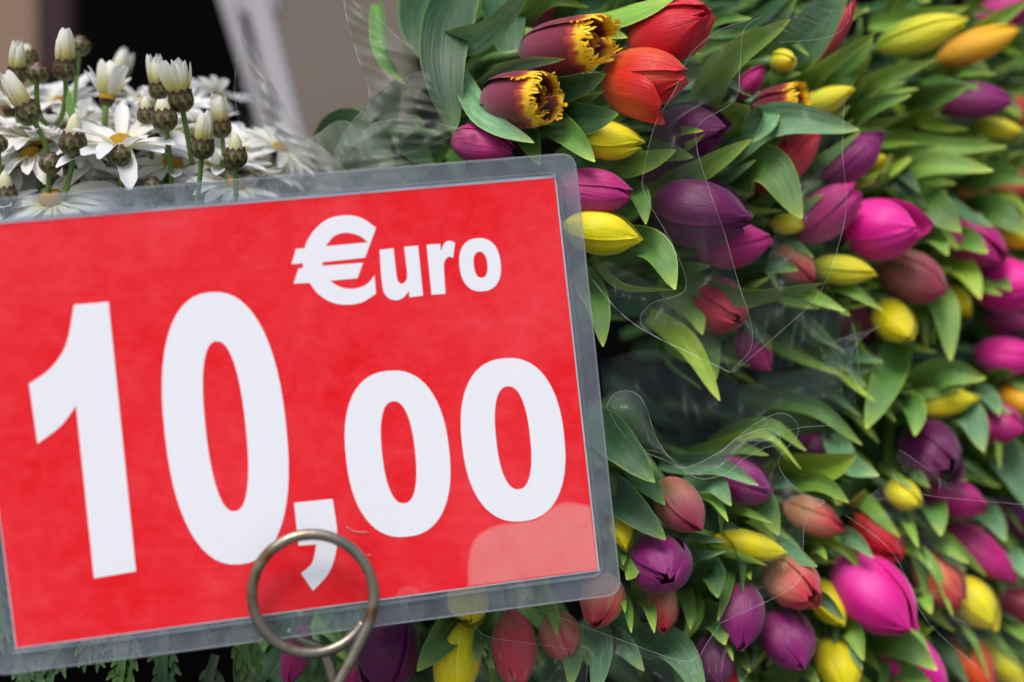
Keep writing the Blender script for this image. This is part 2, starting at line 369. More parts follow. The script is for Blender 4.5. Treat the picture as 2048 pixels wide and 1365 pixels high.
# ------------------------------------------------------------------ the price sign
def rayv(x, y): return P(x, y, 1.0)
C4 = [(-75, 454), (1110, 355), (1197, 1141), (32, 1297)]
R4 = [rayv(*c) for c in C4]
# depths so that the four corners form a parallelogram: s0 R0 - s1 R1 + s2 R2 - s3 R3 = 0
A_ = np.stack([R4[0], -R4[1], R4[2]], axis=1); s_ = np.linalg.solve(A_, R4[3]); S4 = np.array([*s_, 1.0])
S4 *= .818 / S4[1]
Q4 = [S4[i]*R4[i] for i in range(4)]
Nn = np.cross(Q4[1]-Q4[0], Q4[3]-Q4[0]); Nn /= np.linalg.norm(Nn)
if Nn[1] > 0: Nn = -Nn
print('SIGN size', np.linalg.norm(Q4[1]-Q4[0]), np.linalg.norm(Q4[3]-Q4[0]), 'depths', [q[1] for q in Q4], 'cos', np.dot(Q4[1]-Q4[0], Q4[3]-Q4[0])/np.linalg.norm(Q4[1]-Q4[0])/np.linalg.norm(Q4[3]-Q4[0]))
def S(x, y, off=0.0):
    r = rayv(x, y); t = np.dot(Q4[0], Nn)/np.dot(r, Nn); return r*t + Nn*off
sign = root('price_sign', S(560, 800), 'red laminated card printed 10,00 Euro in white, tilted in front of the flowers', 'price sign')
SO = np.array(sign.location)
def slab(name, loops, off0, off1, mat, parent=sign):
    """flat plate on the sign plane from pixel outlines (first outer, rest holes)"""
    top = [[S(x, y, off1) for x, y in lp] for lp in loops]; bot = [[S(x, y, off0) for x, y in lp] for lp in loops]
    tris = tessellate_polygon([[Vector((x, y, 0)) for x, y in lp] for lp in loops])
    vt = [p for lp in top for p in lp]; vb = [p for lp in bot for p in lp]; n = len(vt)
    f = [tuple(t) for t in tris]
    if off0 != off1:
        f += [tuple(n+i for i in t[::-1]) for t in tris]
        k = 0
        for lp in loops:
            m = len(lp); f += [(k+i, k+(i+1) % m, n+k+(i+1) % m, n+k+i) for i in range(m)]; k += m
        v = vt+vb
    else: v = vt
    o = mesh_obj(name, v, f, mat, parent, SO, smooth=False)
    return o
def outline(pts, sub=6):
    """(x,y) smooth, (x,y,1) corner"""
    n = len(pts); k0 = next(i for i, p in enumerate(pts) if len(p) == 3) if any(len(p) == 3 for p in pts) else 0
    pts = pts[k0:]+pts[:k0]; out = []; i = 0
    P2 = [np.array(p[:2], float) for p in pts]; cor = [len(p) == 3 for p in pts]
    for i in range(n):
        a, b = P2[i], P2[(i+1) % n]
        if cor[i] and cor[(i+1) % n]: out.append(tuple(a)); continue
        pa = 2*a-b if cor[i] else P2[i-1]; nb = 2*b-a if cor[(i+1) % n] else P2[(i+2) % n]
        if cor[i]: pa = a-(b-a)*.3
        if cor[(i+1) % n]: nb = b+(b-a)*.3
        for j in range(sub):
            t = j/sub; out.append(tuple(.5*((2*a)+(-pa+b)*t+(2*pa-5*a+4*b-nb)*t*t+(-pa+3*a-3*b+nb)*t**3)))
    return out
def zero(cx, cy, hh, hw, e=2.35, n=56):
    o = []
    for k in range(n):
        a = 2*math.pi*k/n; c, s = math.cos(a), math.sin(a)
        u = math.copysign(abs(c)**(2/e), c)*hw; v = math.copysign(abs(s)**(2/e), s)*hh
        o.append((cx+u+.108*v, cy+v-.085*u))
    return o
def rrect(c, r, k=6):
    out = []
    for i in range(4):
        p = np.array(c[i], float); a = np.array(c[i-1], float)-p; b = np.array(c[(i+1) % 4], float)-p
        a = a/np.linalg.norm(a)*r[i]; b = b/np.linalg.norm(b)*r[i]
        for j in range(k+1):
            t = j/k; out.append(tuple(p+a*(1-t)**2+b*t**2))
    return out
lamo = rrect([(-135, 409), (1149, 307), (1242, 1189), (-14, 1352)], [30, 30, 30, 30])
lami = rrect([(-84, 448), (1121, 345), (1208, 1152), (24, 1308)], [4, 26, 26, 4])
slab('laminate_border', [lamo, lami], -.0008, .0004, M_lam)
rim = [S(x, y, -.0002) for x, y in lamo]; v, f, u = tube(rim+[rim[0]], .00045, 6); mesh_obj('laminate_edge', v, f, M_lamedge, sign, SO)
seal = rrect([(-84, 448), (1118, 347), (1207, 1151), (24, 1308)], [6, 24, 24, 6])
v, f, u = tube([S(x, y, .0003) for x, y in seal+[seal[0]]], .0010, 6); mesh_obj('sealed_ridge', v, f, M_lam, sign, SO)
slab('laminate_sleeve', [seal, [(-74, 455), (1109, 356), (1196, 1140), (33, 1296)]], -.0005, .0001, M_lam)
slab('card', [[(-77, 448), (1111, 350), (1199, 1142), (31, 1299)]], -.0004, .0000, M_ink)
slab('red_print', [[(-75, 454), (1109, 356), (1196, 1140), (33, 1296)]], .0001, .0001, M_red)
L1 = outline([(148, 610, 1), (217, 604, 1), (272, 1143, 1), (188, 1157, 1), (152, 812, 1), (122, 852), (75, 888, 1), (58, 768, 1), (100, 738), (132, 690)])
LC = outline([(588, 1006, 1), (665, 998, 1), (674, 1061), (672, 1104), (657, 1147), (626, 1182, 1), (602, 1147, 1), (624, 1126), (633, 1089, 1), (597, 1092, 1)])
LE = outline([(752, 456, 1), (730, 516, 1), (645, 525, 1), (645, 532, 1), (726, 526, 1), (715, 557, 1), (660, 562, 1), (677, 573), (698, 578), (718, 576), (736, 567), (749, 551, 1), (752, 588, 1), (724, 605), (692, 610), (663, 605), (636, 588), (619, 566, 1), (587, 568, 1), (597, 538, 1), (607, 536, 1), (605, 527, 1), (583, 529, 1), (592, 498, 1), (610, 497, 1), (613, 485), (630, 459), (657, 438), (692, 431), (724, 437)])
LEh = outline([(651, 493, 1), (668, 473), (692, 466), (718, 472), (736, 485, 1)])
LU = outline([(759, 500, 1), (787, 497, 1), (793, 552), (797, 564), (804, 568), (812, 561), (814, 546), (808, 494, 1), (836, 492, 1), (846, 592, 1), (819, 595, 1), (818, 582, 1), (806, 596), (790, 601), (772, 592), (764, 567)])
LR = outline([(853, 490, 1), (880, 488, 1), (882, 503, 1), (888, 488), (898, 482), (910, 486, 1), (906, 516, 1), (897, 514), (889, 523), (888, 541), (891, 588, 1), (863, 590, 1)])
for nm, lp in (('digit_one', [L1]), ('digit_zero', [zero(450.5, 857, 272, 121), zero(451, 853, 170, 40)]),
               ('digit_zero', [zero(795, 908, 166, 103), zero(797, 905, 102, 33)]), ('digit_zero', [zero(1026, 880, 163, 102), zero(1026, 876, 103, 34)]),
               ('comma', [LC]), ('euro_sign', [LE, LEh]), ('letter_u', [LU]), ('letter_r', [LR]), ('letter_o', [zero(960, 530, 53, 41), zero(961, 530, 26, 13.5)])):
    slab(nm, lp, .0002, .0002, M_ink)
# pale reflection put in as colour at lower right; laminate bubble and crease
REFLECTION = outline([(933, 1175, 1), (935, 1120), (948, 1078), (985, 1052), (1030, 1044), (1075, 1036), (1105, 1012), (1135, 1002), (1160, 1006), (1181, 1010, 1), (1195, 1139, 1)])
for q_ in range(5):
    slab('reflection_and_bubble', [[(1080+(x-1080)*(1-.012*q_), 1110+(y-1110)*(1-.022*q_)) if y < 1135 or x < 1000 else (x, y) for x, y in REFLECTION]], .0003+.00004*q_, .0003+.00004*q_, M_reflect_bubble)
slab('reflection_and_bubble', [outline([(792, 1193, 1), (798, 1180), (812, 1173), (830, 1176), (841, 1186, 1)])], .0003, .0003, M_reflect_bubble)  # small bubble in the laminate
for pts in ([(692, 1054), (708, 1063), (736, 1065)], [(733, 1110), (742, 1111)]):
    v, f, u = tube([S(x, y, .0004) for x, y in cr(pts, 8)], .0004, 5); mesh_obj('crease', v, f, M_lamedge, sign, SO)

# wire card holder: a coil standing in front of the card
def W(x, y, off): return S(x, y, off)
cc = (620, 1181); cpts = []
cpts += [W(640, 1420, .016), W(664, 1362, .016), W(700, 1295, .016), W(728, 1235, .016)]
for k in range(0, 48):
    a = math.radians(18 - k*7.4)                      # counter-clockwise in the picture from right
    rx, ry = 119, 119
    cpts.append(W(cc[0]+rx*math.cos(a), cc[1]+ry*math.sin(a), .016 - .010*(k/47.)))
# (coil passes behind its own shank and drops behind it)
cpts = np.array(cpts)
holder = root('wire_card_holder', W(640, 1420, .016), 'aged metal wire coil ring clipping the lower edge of the red price sign', 'card holder')
v, f, u = tube(cr(cpts, 150), .0026, 14); mesh_obj('wire_coil', v, f, M_wire, holder, holder.location)
bk = [W(575, 1265, -.004), W(612, 1288, -.004), W(640, 1300, -.005), W(658, 1330, -.005), W(668, 1372, -.004), W(672, 1430, .0)]
v, f, u = tube(cr(bk, 40), .0024, 12); mesh_obj('rear_wire', v, f, M_wire, holder, holder.location)

# ------------------------------------------------------------------ tulips
def depth(x, y):
    d = .868 + .15*max(0, (x-1230)/820)**1.25
    return d
RS = [0, .06, .16, .34, .55, .75, .88, .95, 1.0]
def petal_mesh(L, R, phi, inner, opn, j, fringed=False, pointy=1.0):
    n, m = 15, 11
    s = np.linspace(0, 1, n)[:, None]; t = np.linspace(-1, 1, m)[None, :]
    tipr = 0
    RV = [.14, .42, .72, .97, 1.0, .83+.16*opn, .52+.45*opn, .22+.64*opn, .13+.80*opn]
    if opn > .7: RV = [.14, .45, .78, 1.06, 1.18, 1.24, 1.2, 1.12, 1.0]
    if inner: RV[-3:] = [.47+.42*opn, .15+.6*opn, .03+.65*opn]
    if fringed: RV = [.14, .42, .74, .98, 1.04, 1.02, .98, .95, .92] if not inner else [.14, .42, .70, .85, .84, .76, .68, .62, .58]
    ss = np.linspace(0, 1, 60); rv = np.interp(ss, RS, RV)
    ker = np.ones(9)/9; rv = np.convolve(np.pad(rv, 4, 'edge'), ker, 'valid'); rv[0] = .1
    rho = np.interp(s, ss, rv)
    rho = rho * (.90 if inner else 1.0) * (1 + j[0]*.05)
    if fringed: half = 1.12*np.ones_like(s)*np.interp(s, [0, .1, .9, 1], [1, 1, .98, .9])
    else: half = np.interp(s, [0, .1, .35, .6, .8, .92, .97, 1], [1.15, 1.16, 1.18, 1.14, 1.04, .86, .66, .10]) * (.92+.1*j[1])
    if .3 < opn < .7 and not fringed: half = np.interp(s, [0, .1, .35, .6, .8, .92, .97, 1], [1.1, 1.1, 1.05, .95, .78, .55, .36, .03])
    b = half * np.where(rho < .32, (rho/.32)**.0, 1)
    ang = phi + t*b + .10*j[2]*s
    # one margin tucks under its neighbour; margins lift a little; crease on the midrib
    lob = (0 if fringed else .13)*np.interp(s, [0, .3, .8, 1], [.4, 1, 1, .5])
    rr = rho*(1 + .065*t + lob*(.4-t*t)*.8 - .03*np.exp(-(t/.12)**2)*(1-s*.5) + .05*np.clip(t-.75, 0, 1)*4*s)
    rr = rr + (.022*np.sin(7*s+3*t+j[3]*6) + .014*np.sin(5*t+j[2]*9)) * s*(1-s*.5)
    z = s*1.0 + 0*t
    z = z - .05*(t**2)*s*(1-s) + .012*np.sin(9*t+j[3]*9)*(s**3)
    zt = (1 + .06*j[1] - (.015 if inner else 0)) * (.86 if fringed and inner else 1)
    x = rr*R*np.cos(ang); y = rr*R*np.sin(ang); zz = z*L*zt
    V = np.stack([x, y, zz], -1).reshape(-1, 3)
    UV = np.stack([(t*.5+.5)+0*s, s+0*t], -1).reshape(-1, 2)
    Fc = gridf(n, m)
    if fringed:
        V = list(V); UV = list(UV)
        top = [(n-1)*m+k for k in range(m)]
        def rim(q):   # q in 0..1 along the top edge
            a = q*(m-1); i = min(int(a), m-2); fr_ = a-i
            return V[top[i]]*(1-fr_)+V[top[i+1]]*fr_
        K = 16 if inner else 34
        for k in range(K):
            q = (k+rng.uniform(-.2, .2)+.5)/K; q0, q1 = max(0, q-.42/K), min(1, q+.42/K)
            a, c_ = rim(q0), rim(q1); mid = (a+c_)/2
            ln = rng.uniform(.06, .17)*L
            inward = -np.array([mid[0], mid[1], 0]); inward /= np.linalg.norm(inward)+1e-9
            tg = (c_-a)/(np.linalg.norm(c_-a)+1e-9)
            k0 = len(V)
            tipv = mid + np.array([0, 0, 1])*ln*rng.uniform(.3, 1) + inward*ln*rng.uniform(-.1, .65) + tg*ln*rng.uniform(-.5, .5)
            md = (mid*.4+tipv*.6)+np.array([0, 0, 1])*ln*.15
            V += [a, c_, md-tg*ln*.12, md+tg*ln*.12, tipv]; UV += [(q, 1)]*5
            Fc += [(k0, k0+1, k0+3, k0+2), (k0+2, k0+3, k0+4)]
        # fringe down both margins
        for side in (0, m-1):
            for k in range(5):
                i = n-2-k//2*1 - 0
                a = V[i*m+side]; c_ = V[(i+1)*m+side]; a = a+(c_-a)*(k % 2)*.5; c2 = a+(c_-V[i*m+side])*.5; mid = (a+c2)/2
                sg = V[i*m+side]-V[i*m+(side+1 if side == 0 else side-1)]; sg /= np.linalg.norm(sg)+1e-9
                k0 = len(V); V += [a, c2, mid+sg*L*rng.uniform(.03, .07)+np.array([0, 0, 1])*L*.03]; UV += [(.0, .95)]*3; Fc.append((k0, k0+1, k0+2))
        V = np.array(V)
    return V, Fc, UV
TULIPS = []
def tulip(cx, cy, ang, ln, w, kind, label, ratio=1.55, dz=0.0, opn=0.0, roll=None, lift=None):
    d = depth(cx, cy)+dz; k = mpp(d); Wd = w; Lr = max(ratio*w, ln*1.02)
    c2 = (ln**2-Wd**2)/(Lr**2-Wd**2+1e-6); c2 = min(max(c2, .06), .97)
    ca = math.sqrt(c2); sa = math.sqrt(1-c2)
    a = math.radians(ang)
    A = np.array([ca*math.cos(a), -sa, -ca*math.sin(a)])
    L = Lr*k; R = Wd*k/2*.985
    C = P(cx, cy, d); B = C - A*L*.5
    fr_ = kind == 'fringed'
    rt = root('tulip', B, label, 'tulip', GROUPS[kind])
    rl = rng.uniform(0, 2) if roll is None else roll
    M = frame(A, rl)
    loose = rng.random() < .3
    for q in range(6):
        inner = q >= 3
        phi = (q % 3)*2*math.pi/3 + (math.pi/3 if inner else 0) + rng.uniform(-.09, .09)
        j = rng.uniform(-1, 1, 4)
        oo = opn*(1 if not inner else .6) + (rng.uniform(0, .10) if not inner else rng.uniform(0, .04))
        if isinstance(lift, (int, float)) and q == 0: oo = lift
        elif lift is None and q == 1 and loose: oo += .26
        V, Fc, UV = petal_mesh(L, R, phi, inner, oo, j, fr_)
        if isinstance(lift, (int, float)) and q == 0:
            ta = math.radians(7*lift); rx = np.array(Matrix.Rotation(ta, 3, Vector((-math.sin(phi), math.cos(phi), 0)))); V = V @ rx.T
        V = V @ M.T
        mesh_obj('petal', V, Fc, PM[kind], rt, (0, 0, 0), UV)
    if opn > .25 or fr_ or (lift or 0) > .3:
        vs, fs = [], []
        for q in range(6):
            a2 = q*math.pi/3; p0 = np.array([.1*R*math.cos(a2), .1*R*math.sin(a2), .05*L]); p1 = np.array([.34*R*math.cos(a2), .34*R*math.sin(a2), .62*L])
            v, f, _ = tube([p0, (p0+p1)/2, p1*.97, p1], [.03*R, .03*R, .1*R, .05*R], 6)
            fs += [tuple(i+len(vs) for i in ff) for ff in f]; vs += list(v)
        mesh_obj('stamens', np.array(vs) @ M.T, fs, M_stamen, rt)
    # stem runs back into the bunch
    bx, by = (820, 560) if cy < 760 else (900, 760)
    tgt = P(cx*.55+bx*.45, cy*.6+by*.4, d+.20) - B
    A0 = -A
    tgt = tgt/np.linalg.norm(tgt)
    dn = np.array([0, .05, 0]); pts = [A*L*.02, A0*.02, A0*.035+tgt*.01+dn*.4, A0*.04+tgt*.03+dn*1.3, A0*.04+tgt*.07+dn*2.2]
    v, f, u = tube(cr(pts, 12), .0029, 8); mesh_obj('stem', v, f, M_stem, rt, (0, 0, 0), u)
    TULIPS.append(dict(root=rt, cx=cx, cy=cy, ang=ang, d=d, B=B, A=A, L=L, R=R, w=w))
GROUPS = {k: g for k, g in dict(yellow='yellow tulips', yelgreen='half green yellow tulips', amber='amber yellow tulips', pink='hot pink tulips', magenta='magenta tulips', purple='purple tulips', dark='dark purple tulips', mauve='mauve tulips', salmon='salmon tulips', red='red tulips', orange='orange red tulips', coral='coral tulips', crimson='crimson tulips', fringed='fringed tulips').items()}
T = [
 (1118, 94, -2, 168, 108, 'fringed', 'maroon tulip with yellow fringed mouth, upper of the two beside the red tulips', 1.85, 0, .6, .3),
 (1028, 200, 6, 146, 114, 'fringed', 'mauve tulip with yellow fringed mouth, just above the top right of the sign', 1.6, -.004, .6, .3),
 (1338, 62, -18, 178, 138, 'red', 'large closed red tulip at the very top of the bunch', 1.55, -.004),
 (1285, 157, 8, 172, 128, 'orange', 'orange red tulip with one petal folded open, under the big red one', 1.5, -.006, .12, .95, .8),
 (1218, 280, 8, 130, 78, 'yellow', 'plump yellow tulip wrapped by a dark leaf, above the sign corner', 1.7, -.004),
 (962, 290, 14, 130, 84, 'magenta', 'pinkish red tulip half behind cellophane at the top edge of the sign', 1.6),
 (1182, 382, 8, 150, 98, 'magenta', 'magenta tulip pushing out from behind the top right corner of the sign', 1.6, -.002),
 (1200, 466, 12, 154, 92, 'yellow', 'yellow tulip touching the right edge of the sign under the magenta one', 1.7, -.004),
 (1400, 425, 12, 208, 138, 'dark', 'largest dark purple tulip, seen through cellophane in the middle of the upper bunch', 1.55, -.006, .08),
 (1465, 492, -8, 150, 92, 'magenta', 'magenta tulip tucked right under the largest dark purple tulip', 1.65, .004, .06),
 (1378, 262, 6, 150, 112, 'dark', 'dark purple tulip behind the orange red one, under cellophane', 1.5, .012, .08),
 (1350, 330, -20, 150, 80, 'dark', 'shaded dark purple tulip mostly hidden under a light leaf', 1.6, .035),
 (1568, 325, -40, 165, 84, 'red', 'red tulip pointing up behind long pale leaves', 1.9, .01),
 (1548, 212, -12, 96, 72, 'fringed', 'small fringed tulip peeping over the long pale leaf', 1.5, .0, .5, .3),
 (1500, 168, -50, 78, 46, 'magenta', 'small magenta tulip tip between two large leaves near the top', 2, .01),
 (1703, 318, -38, 150, 78, 'purple', 'purple tulip pointing up right of the long pale leaf', 1.9, .0),
 (1650, 430, -38, 150, 96, 'magenta', 'magenta tulip with a curled petal, left of the big hot pink one', 1.6, .0, .15),
 (1760, 458, 8, 160, 126, 'pink', 'big hot pink tulip in the middle of the right side', 1.55, -.012, .04),
 (1588, 528, 48, 100, 68, 'salmon', 'small salmon tulip between leaves above the long curved leaf', 1.6, .01),
 (1684, 540, 8, 130, 60, 'yelgreen', 'greenish yellow tulip lying below the hot pink one', 2.3, -.004),
 (1822, 556, 28, 140, 104, 'mauve', 'brownish pink tulip below the big hot pink tulip', 1.5, .0),
 (1440, 612, 50, 128, 112, 'crimson', 'dull crimson tulip hanging under cellophane in the middle', 1.5, .02),
 (1508, 702, 50, 96, 62, 'magenta', 'magenta tulip tip showing below the dull crimson one', 1.8, .04),
 (1788, 642, 60, 100, 80, 'yellow', 'yellow tulip pointing down, left of the bright green leaf', 1.7, -.002),
 (1912, 600, 50, 76, 52, 'yellow', 'small yellow tulip under a yellow green leaf', 1.7, .01),
 (1945, 482, 38, 130, 92, 'magenta', 'magenta tulip half wrapped by a green leaf near the right edge', 1.6, .0, .1),
 (2012, 572, 15, 130, 112, 'pink', 'hot pink tulip at the right edge, upper of two', 1.5, -.004, .15),
 (2030, 466, 12, 110, 62, 'yellow', 'yellow tulip at the right edge above the hot pink one', 1.9, .0),
 (1838, 72, -14, 172, 74, 'yelgreen', 'long yellow tulip near the top right, left of the amber one', 2.5, -.002),
 (1952, 92, -20, 166, 66, 'amber', 'long amber tulip near the top right corner', 2.6, -.004),
 (1935, 200, 4, 150, 76, 'purple', 'purple tulip with a leaf across it, near the right edge', 2.1, -.002),
 (1990, 256, 12, 90, 44, 'yelgreen', 'small greenish yellow tulip below the purple one by the right edge', 2.2, .0),
 (2012, 22, -24, 130, 80, 'magenta', 'blurred magenta tulip cut by the top right corner', 1.8, .02),
 (1672, 72, -62, 140, 36, 'crimson', 'slender dark red tulip held in a leaf near the top', 4, .008),
 (1566, 122, 10, 52, 46, 'yelgreen', 'tight yellow green bud seen end on between leaves', 1.6, .0),
 (1650, 202, -22, 120, 52, 'yelgreen', 'green and yellow bud right of the small fringed tulip', 2.4, .0),
 (1080, 28, -70, 80, 58, 'fringed', 'out of focus fringed tulip behind the others at the top', 1.6, .12, .5, .3),
 (1992, 378, -6, 160, 76, 'coral', 'faded coral tulip at the right edge behind leaves', 2, .025),
 (2035, 225, -30, 80, 66, 'coral', 'dull orange tulip behind leaves at the right edge', 1.6, .04),
 (1752, 325, -20, 44, 32, 'yellow', 'tiny yellow tulip tip beside the purple one pointing up', 1.7, .02),
 (1572, 450, 10, 66, 42, 'yellow', 'small yellow tulip tip behind the broad leaf point', 1.8, .012),
 (2012, 712, 10, 124, 78, 'pink', 'hot pink tulip at the right edge, lower of two', 1.7, .0),
 (2020, 650, 5, 110, 60, 'magenta', 'dim pink tulip under film between the two hot pink ones', 1.8, .03),
 (1990, 848, 12, 110, 86, 'magenta', 'magenta tulip with rolled petal tip, right of the broad leaf', 1.5, -.006, .1),
 (2038, 798, 30, 90, 66, 'amber', 'amber tulip cut by the right edge of the picture', 1.6, -.002),
 (1886, 806, -8, 132, 56, 'yellow', 'yellow tulip lying under a folded green leaf', 2.3, -.002),
 (1862, 902, 62, 132, 118, 'dark', 'dark purple open tulip between leaves on the right', 1.4, .0, .3),
 (1902, 992, 16, 130, 82, 'magenta', 'magenta tulip with a film edge across it', 1.7, .0),
 (1806, 990, 30, 76, 60, 'yellow', 'small yellow tulip left of the magenta one with film edge', 1.5, .0),
 (1640, 898, 20, 100, 64, 'dark', 'shaded dark purple tulip deep between the bunches', 1.6, .045),
 (1482, 960, 22, 128, 94, 'purple', 'purple tulip with a pale leaf lying over it', 1.6, .0),
 (1360, 1011, 54, 128, 92, 'mauve', 'mauve closed tulip beside the right edge of the sign', 1.55, -.012),
 (1244, 1058, 84, 80, 50, 'yellow', 'small yellow tulip touching the lower right edge of the sign', 1.8, .0),
 (1318, 1128, 68, 130, 126, 'purple', 'broad purple tulip with a dark central crease, right of the sign corner', 1.35, -.008),
 (1498, 1090, 12, 142, 60, 'yellow', 'slim yellow tulip lying right of the broad purple one', 2.4, -.006),
 (1624, 1032, 22, 122, 72, 'salmon', 'pale salmon tulip with a red tip under a film edge', 1.8, -.002),
 (1585, 1163, 42, 124, 106, 'salmon', 'salmon tulip with an open red tip beside the big pink one', 1.45, -.010, .16),
 (1655, 1205, 62, 100, 72, 'yellow', 'yellow tulip wedged behind the salmon and the big pink tulips', 1.6, .006),
 (1745, 1190, 46, 190, 142, 'pink', 'largest hot pink tulip, low on the right side', 1.5, -.014),
 (1752, 1072, 42, 120, 84, 'red', 'bright red tulip behind film above the largest pink one', 1.6, .01),
 (1878, 1156, 52, 130, 96, 'coral', 'coral tulip with orange flames right of the largest pink one', 1.6, -.004, .1),
 (1960, 1100, 42, 172, 74, 'magenta', 'long magenta tulip pointing down to the right edge', 2.5, .0),
 (1948, 1206, 58, 120, 92, 'yellow', 'plump yellow tulip below the coral one', 1.5, -.002),
 (2025, 1038, 30, 120, 72, 'dark', 'dark purple tulip cut by the right edge', 1.8, .01),
 (2034, 1208, 16, 96, 72, 'fringed', 'dark red fringed tulip cut by the right edge low down', 1.5, .0, .5, .3),
 (1484, 1230, 98, 132, 92, 'purple', 'purple tulip with pleated petals, left of two side by side', 1.6, -.006),
 (1576, 1280, 68, 132, 108, 'purple', 'purple tulip, right of two side by side near the bottom', 1.5, -.006),
 (1430, 1318, 80, 100, 78, 'dark', 'shaded purple tulip low down under cellophane', 1.5, .006),
 (1325, 1214, 90, 96, 70, 'salmon', 'salmon tulip hanging under the broad purple one', 1.6, .002),
 (1203, 1202, 112, 112, 86, 'salmon', 'salmon tulip half behind the lower right corner of the sign', 1.6, .0),
 (1030, 1294, 84, 148, 92, 'crimson', 'pinkish red tulip with frilled tip at the bottom below the sign', 1.7, -.004, .14),
 (1122, 1272, 72, 100, 84, 'salmon', 'greenish salmon tulip right of the pinkish red one at the bottom', 1.45, .008),
 (914, 1322, 98, 160, 98, 'yellow', 'large yellow tulip hanging below the sign at the bottom', 1.8, -.002),
 (938, 1205, 90, 96, 84, 'yellow', 'yellow tulip just peeping from under the lower edge of the sign', 1.5, .004),
 (772, 1300, 96, 172, 126, 'dark', 'big dark purple tulip below the sign right of the wire ring', 1.5, .0, .05),
 (594, 1308, 104, 120, 58, 'magenta', 'slim dusky pink tulip seen below the wire ring', 2.2, .0),
 (712, 1356, 90, 90, 56, 'magenta', 'dusky pink tulip at the bottom edge beside the wire shank', 1.8, .01),
 (1676, 1332, 80, 120, 92, 'yellow', 'yellow tulip at the bottom edge left of the hot pink one', 1.6, .0),
 (1824, 1330, 48, 172, 108, 'pink', 'hot pink tulip at the bottom edge under broad leaves', 1.7, -.002),
 (1946, 1330, 62, 150, 82, 'orange', 'orange tulip at the bottom edge behind film', 1.9, -.002),
 (2004, 1328, 46, 130, 62, 'yelgreen', 'greenish yellow tulip in the bottom right corner', 2.2, -.002),
 (1456, 1372, 90, 80, 60, 'red', 'bright red tulip just cut by the bottom edge', 1.6, .01),
 (1704, 640, 50, 110, 80, 'mauve', 'dim brownish tulip under film between the bunches', 1.6, .06),
]
for t in T: tulip(*t)

# leaves: (base, middle, tip) in the picture, width, tone, depth offset, roll deg, fold
def leaf_mesh(Pts, w, roll=0, fold=.35, twist=.0, basew=.55, n=18, m=9, tilt=0.0, wav=1.0):
    C = cr(Pts, n) if len(Pts) > 2 else np.array(Pts)
    Tn = np.gradient(C, axis=0); Tn /= np.linalg.norm(Tn, axis=1)[:, None]
    V = []; UV = []; ph = rng.uniform(0, 6)
    for i in range(n):
        s = i/(n-1)
        ww = w*.5*np.interp(s, [0, .15, .4, .62, .8, .92, .975, 1], [basew, .84, 1, .88, .62, .34, .17, .04])
        v = np.array([0, -1., 0]); Nv = v-Tn[i]*np.dot(v, Tn[i]); Nv /= np.linalg.norm(Nv)+1e-9
        Bv = np.cross(Tn[i], Nv); a = math.radians(roll+twist*(s-.4))
        N2 = Nv*math.cos(a)+Bv*math.sin(a); B2 = -Nv*math.sin(a)+Bv*math.cos(a)
        fo = fold*(1-.5*s)
        for k in range(m):
            t = -1+2*k/(m-1)
            lift = fo*(abs(t)**1.6) - .04*math.exp(-(t/.18)**2)
            e = .055*wav*math.sin(ph+s*9+t*1.5)*abs(t)*(s*(1-s)*4)
            V.append(C[i]+B2*t*ww*(1-.18*fo*abs(t))+N2*ww*(lift+e)); UV.append((t*.5+.5, s))
    return np.array(V), gridf(n, m), UV
